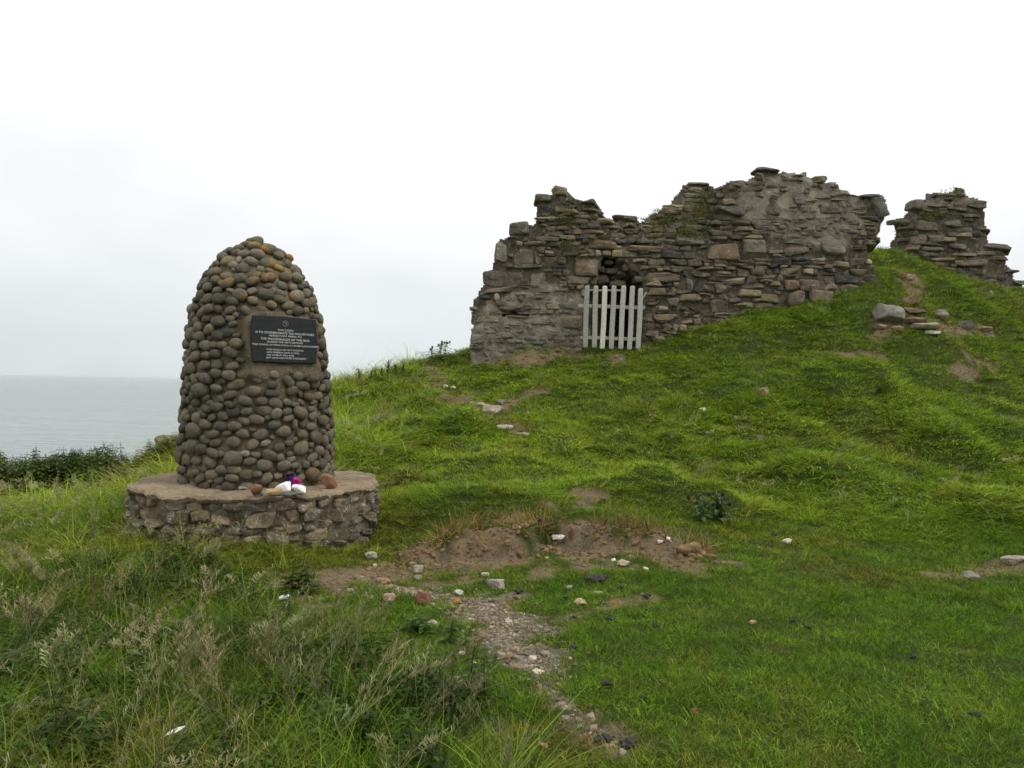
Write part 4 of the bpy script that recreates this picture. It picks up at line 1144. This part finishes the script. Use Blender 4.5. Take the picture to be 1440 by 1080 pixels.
def scatter(name, pts, kind, rot, scl, tint, label, cat):
    me = bpy.data.meshes.new(name)
    n = len(pts); me.vertices.add(n); me.vertices.foreach_set('co', pts.astype(np.float32).ravel())
    a = me.attributes.new('kindex', 'INT', 'POINT'); a.data.foreach_set('value', kind.astype(np.int32))
    a = me.attributes.new('rot', 'FLOAT_VECTOR', 'POINT'); a.data.foreach_set('vector', rot.astype(np.float32).ravel())
    a = me.attributes.new('scl', 'FLOAT_VECTOR', 'POINT'); a.data.foreach_set('vector', scl.astype(np.float32).ravel())
    a = me.attributes.new('tint', 'FLOAT_COLOR', 'POINT'); a.data.foreach_set('color', np.concatenate([tint, np.ones((n, 1))], 1).astype(np.float32).ravel())
    o = bpy.data.objects.new(name, me); COL.objects.link(o)
    ng = bpy.data.node_groups.new(name + '_nodes', 'GeometryNodeTree')
    ng.interface.new_socket('Geometry', in_out='INPUT', socket_type='NodeSocketGeometry'); ng.interface.new_socket('Geometry', in_out='OUTPUT', socket_type='NodeSocketGeometry')
    gi = ng.nodes.new('NodeGroupInput'); go = ng.nodes.new('NodeGroupOutput')
    io = ng.nodes.new('GeometryNodeInstanceOnPoints'); ci = ng.nodes.new('GeometryNodeCollectionInfo')
    ci.inputs['Collection'].default_value = SRC; ci.inputs['Separate Children'].default_value = True; ci.inputs['Reset Children'].default_value = True
    def attr(nm, ty):
        q = ng.nodes.new('GeometryNodeInputNamedAttribute'); q.data_type = ty; q.inputs['Name'].default_value = nm; return q.outputs['Attribute']
    L = ng.links.new
    L(gi.outputs[0], io.inputs['Points']); L(ci.outputs[0], io.inputs['Instance']); io.inputs['Pick Instance'].default_value = True
    L(attr('kindex', 'INT'), io.inputs['Instance Index']); L(attr('rot', 'FLOAT_VECTOR'), io.inputs['Rotation']); L(attr('scl', 'FLOAT_VECTOR'), io.inputs['Scale'])
    if REALIZE:
        ri = ng.nodes.new('GeometryNodeRealizeInstances'); L(io.outputs[0], ri.inputs[0]); L(ri.outputs[0], go.inputs[0])
    else: L(io.outputs[0], go.inputs[0])
    md = o.modifiers.new('scatter', 'NODES'); md.node_group = ng
    return tag(o, label, cat, kind='stuff')

# candidate points: denser near the camera, thinning with distance
g = np.random.default_rng(77)
def sample(n_try, ymin, ymax):
    # area-uniform over the wedge in view, with a margin to either side
    y = np.sqrt(g.uniform(ymin ** 2, ymax ** 2, n_try)); half = .78 * y + 1.3
    return g.uniform(-1, 1, n_try) * half, y
xs, ys = [], []
for (a, b_, rho) in ((2.0, 4.5, 520), (4.5, 7, 330), (7, 10, 210), (10, 14, 215), (14, 20, 150), (20, 25, 70)):
    area = .78 * (b_ ** 2 - a ** 2) + 2.6 * (b_ - a)
    x, y = sample(int(area * rho), a, b_); xs.append(x); ys.append(y)
X = np.concatenate(xs); Y = np.concatenate(ys)
# nothing inside the plinth, the walls or past the cliff edge
ok = np.hypot(X - CX, Y - CY) > PR - .02
ok &= Y < np.interp(X, CLIFF[:, 0], CLIFF[:, 1]) + 1.6
wpx = 720 + X / Y * F
ok &= ~((wpx > 662) & (wpx < 1232) & (Y > wdepth(wpx) - .02) & (Y < wdepth(wpx) + .95))
ok &= ~((wpx > 828) & (wpx < 905) & (Y > 16.9) & (Y < 20))
ok &= ~((wpx > 1252) & (wpx < 1438) & (Y > sdepth(wpx) - .02) & (Y < sdepth(wpx) + 1.0))
X, Y = X[ok], Y[ok]
bed = (X / Y < -.49) & (Y > 10.0) & (g.random(len(X)) < .75); X, Y = X[~bed], Y[~bed]
gr, so, dr = masks(X, Y)
bare = np.maximum(gr, so * .9)
keep = g.random(len(X)) > bare * .92
X, Y, gr, so, dr = X[keep], Y[keep], gr[keep], so[keep], dr[keep]
Z = gz(X, Y); n = len(X)
# where grass is long: the rough corner at the left, the edges of the plinth, tussocks on the hill
nx_, ny_ = X + .25 * vnoise(X * 2, Y * 2, None, 301), Y + .25 * vnoise(X * 2, Y * 2, None, 302)
LP = [tuple(hit(a, b)[:2]) for a, b in ((-150,1140),(-200,835),(100,800),(330,812),(430,862),(515,900),(580,950),(640,1005),(695,1075),(720,1140))]
LP += [(0.02, 2.0), (-6, 2.0)]
lng = np.where(pip(nx_, ny_, LP), 1.0, 0.0)
d_pl = np.hypot(X - CX, Y - CY) - PR
tus = fbm(X * .85, Y * .7, None, 311, 3) + .35 * vnoise(X * 3, Y * 3, None, 313)
hillw = sstep(8.0, 9.5, Y)
leftw = sstep(-1.2, -2.4, X) * sstep(6.2, 7.5, Y)
hump = np.zeros(n)
for (hx, hy, r, h) in HUMPS: hump = np.maximum(hump, np.exp(-((X - hx) ** 2 + (Y - hy) ** 2) / (r * 1.1) ** 2) * min(1, h / .14))
med = np.clip(hillw * sstep(-.1, .6, tus) * .75 + leftw * .5 + hump * .65 + .9 * lng + sstep(.5, .1, d_pl) * .5, 0, 1) * (1 - .8 * np.maximum(gr, so))
kind = g.integers(0, 4, n); u = g.random(n)
ismed = u < med; kind[ismed] = g.integers(4, 8, ismed.sum())
islong = (g.random(n) < .22 * lng) | (g.random(n) < .12 * leftw)
kind[islong] = g.integers(8, 12, islong.sum())
cl = (~ismed) & (~islong) & (g.random(n) < .06) & (vnoise(X * 1.2, Y * 1.2, None, 317) > 0); kind[cl] = g.integers(18, 20, cl.sum())
sh = (g.random(n) < .075 * lng * (.3 + .7 * (vnoise(X * 1.6, Y * 1.6, None, 319) > 0))) | ((g.random(n) < .012) & (med > .4)) | ((g.random(n) < .05) & (leftw > .5)); kind[sh] = g.integers(12, 15, sh.sum())
NP = [hit(a, b)[:2] for a, b in ((150,900),(230,880),(300,870),(340,900),(420,905),(200,955),(110,870),(480,935),(640,636),(600,628),(1200,560),(360,950),(60,960))]
nd = np.min([np.hypot(X - a, Y - b) / (.75 if b < 7 else .55) for a, b in NP], axis=0)
nt_ = ((nd < 1) & (g.random(n) < np.where(Y < 8, .012, .015))) | (g.random(n) < .085 * lng * (vnoise(X * 1.3, Y * 1.3, None, 353) > -.3)); kind[nt_] = g.integers(15, 18, nt_.sum())
by = np.interp(X, BANK[:, 0], BANK[:, 1]); lip = (X > BANK[0, 0]) & (X < BANK[-1, 0]) & (Y > by - .02) & (Y < by + .30) & (g.random(n) < .6)
kind[lip] = g.integers(4, 8, lip.sum())
# colours
T = np.tile(np.array([.092, .200, .012]), (n, 1))
w1 = (.5 + .5 * fbm(X * .55, Y * .55, None, 331, 3)); w2 = .5 + .5 * fbm(X * 2.2, Y * 2.2, None, 335, 2)
mixf = lambda T, c, k: T * (1 - k[:, None]) + np.array(c) * k[:, None]
T = mixf(T, (.160, .240, .018), np.clip(w1 * 1.1 - .15, 0, 1) * .8)
T = mixf(T, (.045, .135, .012), np.clip(w2 - .5, 0, 1) * 1.1)
T = mixf(T, (.21, .19, .036), np.clip(dr * .4, 0, 1))
T = mixf(T, (.235, .36, .030), hillw * np.clip(.35 + .4 * w1, 0, 1))
edge = np.clip(np.maximum(gr, so) * 2.2, 0, 1)
T = mixf(T, (.20, .17, .055), edge * .7)
T = mixf(T, (.080, .170, .015), lng * .7)
lv = vnoise(X * 2.4, Y * 2.4, None, 347); T = mixf(T, (.045, .085, .018), lng * np.clip(lv * 1.4, 0, .8)); T = mixf(T, (.20, .185, .065), lng * np.clip(-lv * 1.3 - .45, 0, .3))
dry2 = np.clip(hump * .0 + (vnoise(X * 1.4, Y * 1.4, None, 341) - .35) * 1.6, 0, 1) * (.4 + .6 * hillw)
T = mixf(T, (.23, .185, .075), dry2 * .28)
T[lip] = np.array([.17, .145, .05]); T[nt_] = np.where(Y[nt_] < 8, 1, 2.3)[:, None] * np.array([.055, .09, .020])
sh &= ~nt_; T[sh] = np.array([.19, .19, .07])
T *= np.where(Y > 9, g.uniform(.66, 1.34, n), g.uniform(.5, 1.4, n))[:, None] * np.stack([g.uniform(.88, 1.15, n), np.ones(n), np.ones(n)], -1)
dist = np.hypot(X, Y)
sc = np.clip(dist / 6.5, 1, 1.9)
hs = g.uniform(.7, 1.3, n)
hs = np.where(kind < 4, hs * (.75 + .5 * w2), hs)
hs = np.where((kind >= 4) & (kind < 8), hs * np.where(lng > .5, 1.25, .62), hs)
far_ = Y > 9.5; k20 = far_ & (kind < 4); kind[k20] = 20 + kind[k20] % 3; k23 = far_ & (kind >= 4) & (kind < 8); kind[k23] = 23 + kind[k23] % 3
hs = np.where((kind >= 12) & (kind < 15) & (lng < .5), hs * .8, hs)
hs = np.where(nt_, hs * np.where(Y > 8, .45, np.where(g.random(n) < .12, .6, .36)), hs)
hs[lip] = 1.0
scl = np.stack([sc, sc, hs * np.where((kind < 4) | (kind > 19), sc ** .4, 1.0)], -1)
tallk = (kind >= 12) & (kind < 18); scl[tallk, 0] = scl[tallk, 1] = np.clip(dist[tallk] / 9, 1, 1.5)
rot = np.stack([g.normal(0, .12, n), g.normal(0, .12, n), g.uniform(0, 6.283, n)], -1)
rot[lip, 0] = g.normal(.7, .3, lip.sum()); rot[lip, 2] = g.normal(0, .5, lip.sum())
lk = (kind >= 8) & (kind < 15); rot[lk, 2] = 2.2 * vnoise(X[lk] * 1.1, Y[lk] * 1.1, None, 401) + g.normal(0, .7, lk.sum()); rot[lk, 1] += np.abs(g.normal(.12, .2, lk.sum())); rot[lk, 0] += g.normal(0, .2, lk.sum())
scatter('grass', np.stack([X, Y, Z], -1), kind, rot, scl, T, 'green turf and rough grass covering the headland', 'grass')
print('grass points', n)

# nettle bed along the cliff edge at the left
m_ = 9000
x = g.uniform(-14, -2.4, m_); e_ = np.interp(x, CLIFF[:, 0], CLIFF[:, 1])
y = e_ - g.uniform(-.8, 3.6, m_) ; 
ok = (g.random(m_) < sstep(-.47, -.53, x / y + .02 * vnoise(x * 2, y * 2, None, 6)) + .62 * sstep(-.33, -.38, x / y)) & (y - e_ > -3.2 + .5 * vnoise(x * 1.5, y, None, 5) )
x, y = x[ok], y[ok]; z = gz(x, y); k_ = len(x)
kd = g.integers(15, 18, k_); far = g.random(k_) < .22; kd[far] = g.integers(12, 15, far.sum())
T = np.tile(np.array([.088, .125, .036]), (k_, 1)) * g.uniform(.6, 1.4, (k_, 1)); T[far] = (.13, .12, .05)
pale = (x / y > -.49); T[pale] = np.array([.13, .135, .045]) * g.uniform(.7, 1.3, (pale.sum(), 1))
hh = g.uniform(.65, 1.15, k_) * np.where(x / y < -.49, np.where(y < 12.0, 1.05, .72), .65)
scatter('nettles', np.stack([x, y, z], -1), kd, np.stack([g.normal(0, .1, k_), g.normal(0, .1, k_), g.uniform(0, 6.28, k_)], -1), np.stack([np.full(k_, 1.2), np.full(k_, 1.2), hh], -1), T, 'dark nettle bed along the cliff edge above the sea', 'nettles')

# ------------------------------------------------------------------ sea haze: one closed box of thin even air
HAZE = True
if HAZE:
    mb = MB(); v = np.array([(x, y, z) for z in (-27.2, 9.0) for y in (-3000, 91000) for x in (-61000, 61000)], float)
    mb.add(v, [[0, 2, 3, 1], [4, 5, 7, 6], [0, 1, 5, 4], [2, 6, 7, 3], [0, 4, 6, 2], [1, 3, 7, 5]])
    m, nt = newmat('sea_haze'); out = N(nt, 'ShaderNodeOutputMaterial')
    pv = N(nt, 'ShaderNodeVolumePrincipled', ins={'Color': (.93, .95, .96, 1), 'Density': 0.000042, 'Anisotropy': 0.2})
    nt.links.new(pv.outputs[0], out.inputs['Volume'])
    single('haze', mb, m, (0, 0, 0), 'thin pale haze over the sea', 'haze', kind='stuff', smooth=False)

# ------------------------------------------------------------------ sky, sun, camera
world = bpy.data.worlds.new('World'); scene.world = world; world.use_nodes = True
nt = world.node_tree; nt.nodes.clear()
out = N(nt, 'ShaderNodeOutputWorld'); bg = N(nt, 'ShaderNodeBackground', ins={'Strength': 0.1}); nt.links.new(bg.outputs[0], out.inputs[0])
SUN_EL, SUN_AZ = math.radians(52), math.radians(112)      # azimuth clockwise from +Y
sky = N(nt, 'ShaderNodeTexSky', sky_type='NISHITA', sun_disc=False, sun_elevation=SUN_EL, sun_rotation=SUN_AZ, air_density=1.0, dust_density=4.0)
tcw = N(nt, 'ShaderNodeTexCoord').outputs['Generated']
sp_ = N(nt, 'ShaderNodeSeparateXYZ'); nt.links.new(tcw, sp_.inputs[0])
# even sheet of overcast: brighter overhead than at the horizon, with slow soft variations
el = ramp(nt, sp_.outputs[2], [(0.0, (8.0, 8.6, 8.7)), (.10, (8.9, 9.25, 9.35)), (.25, (10.2, 10.3, 10.35)), (.55, (14.0, 14.0, 14.0)), (1.0, (17.0, 17.0, 17.0))]).outputs[0]
mp = N(nt, 'ShaderNodeMapping'); mp.inputs['Scale'].default_value = (1, 1, 2.2); nt.links.new(tcw, mp.inputs[0])
cn = noise(nt, mp.outputs[0], 1.6, 4, .5)
cr = ramp(nt, cn, [(.32, (.82, .835, .85)), (.62, (1.08, 1.08, 1.075))]).outputs[0]
cl_ = mixc(nt, 1.0, el, cr, 'MULTIPLY')
nt.links.new(mixc(nt, .94, sky.outputs[0], cl_), bg.inputs[0])
sl = bpy.data.lights.new('sun', 'SUN'); sl.energy = 1.2; sl.angle = math.radians(22); sl.color = (1.0, .96, .90)
so_ = bpy.data.objects.new('sun', sl); COL.objects.link(so_)
sd_ = Vector((math.sin(SUN_AZ) * math.cos(SUN_EL), math.cos(SUN_AZ) * math.cos(SUN_EL), math.sin(SUN_EL)))
so_.rotation_euler = sd_.to_track_quat('Z', 'Y').to_euler()

cam = bpy.data.cameras.new('camera'); co = bpy.data.objects.new('camera', cam); COL.objects.link(co)
cam.sensor_width = 36; cam.lens = 36 * F / 1440; cam.clip_start = .05; cam.clip_end = 200000
cam.shift_y = (HOR - 540) / 1440
co.matrix_world = Matrix.Translation((0, 0, CZ)) @ Matrix.Rotation(math.pi / 2, 4, 'X') @ Matrix.Rotation(ROLL, 4, 'Z')
scene.camera = co
vs = scene.view_settings; vs.view_transform = 'Standard'; vs.look = 'None'; vs.gamma = 1; vs.exposure = 0.0; vs.use_curve_mapping = False
scene.cycles.max_bounces = 4; scene.cycles.diffuse_bounces = 2; scene.cycles.transmission_bounces = 2; scene.cycles.use_denoising = True; scene.cycles.use_adaptive_sampling = True; scene.cycles.adaptive_threshold = 0.03
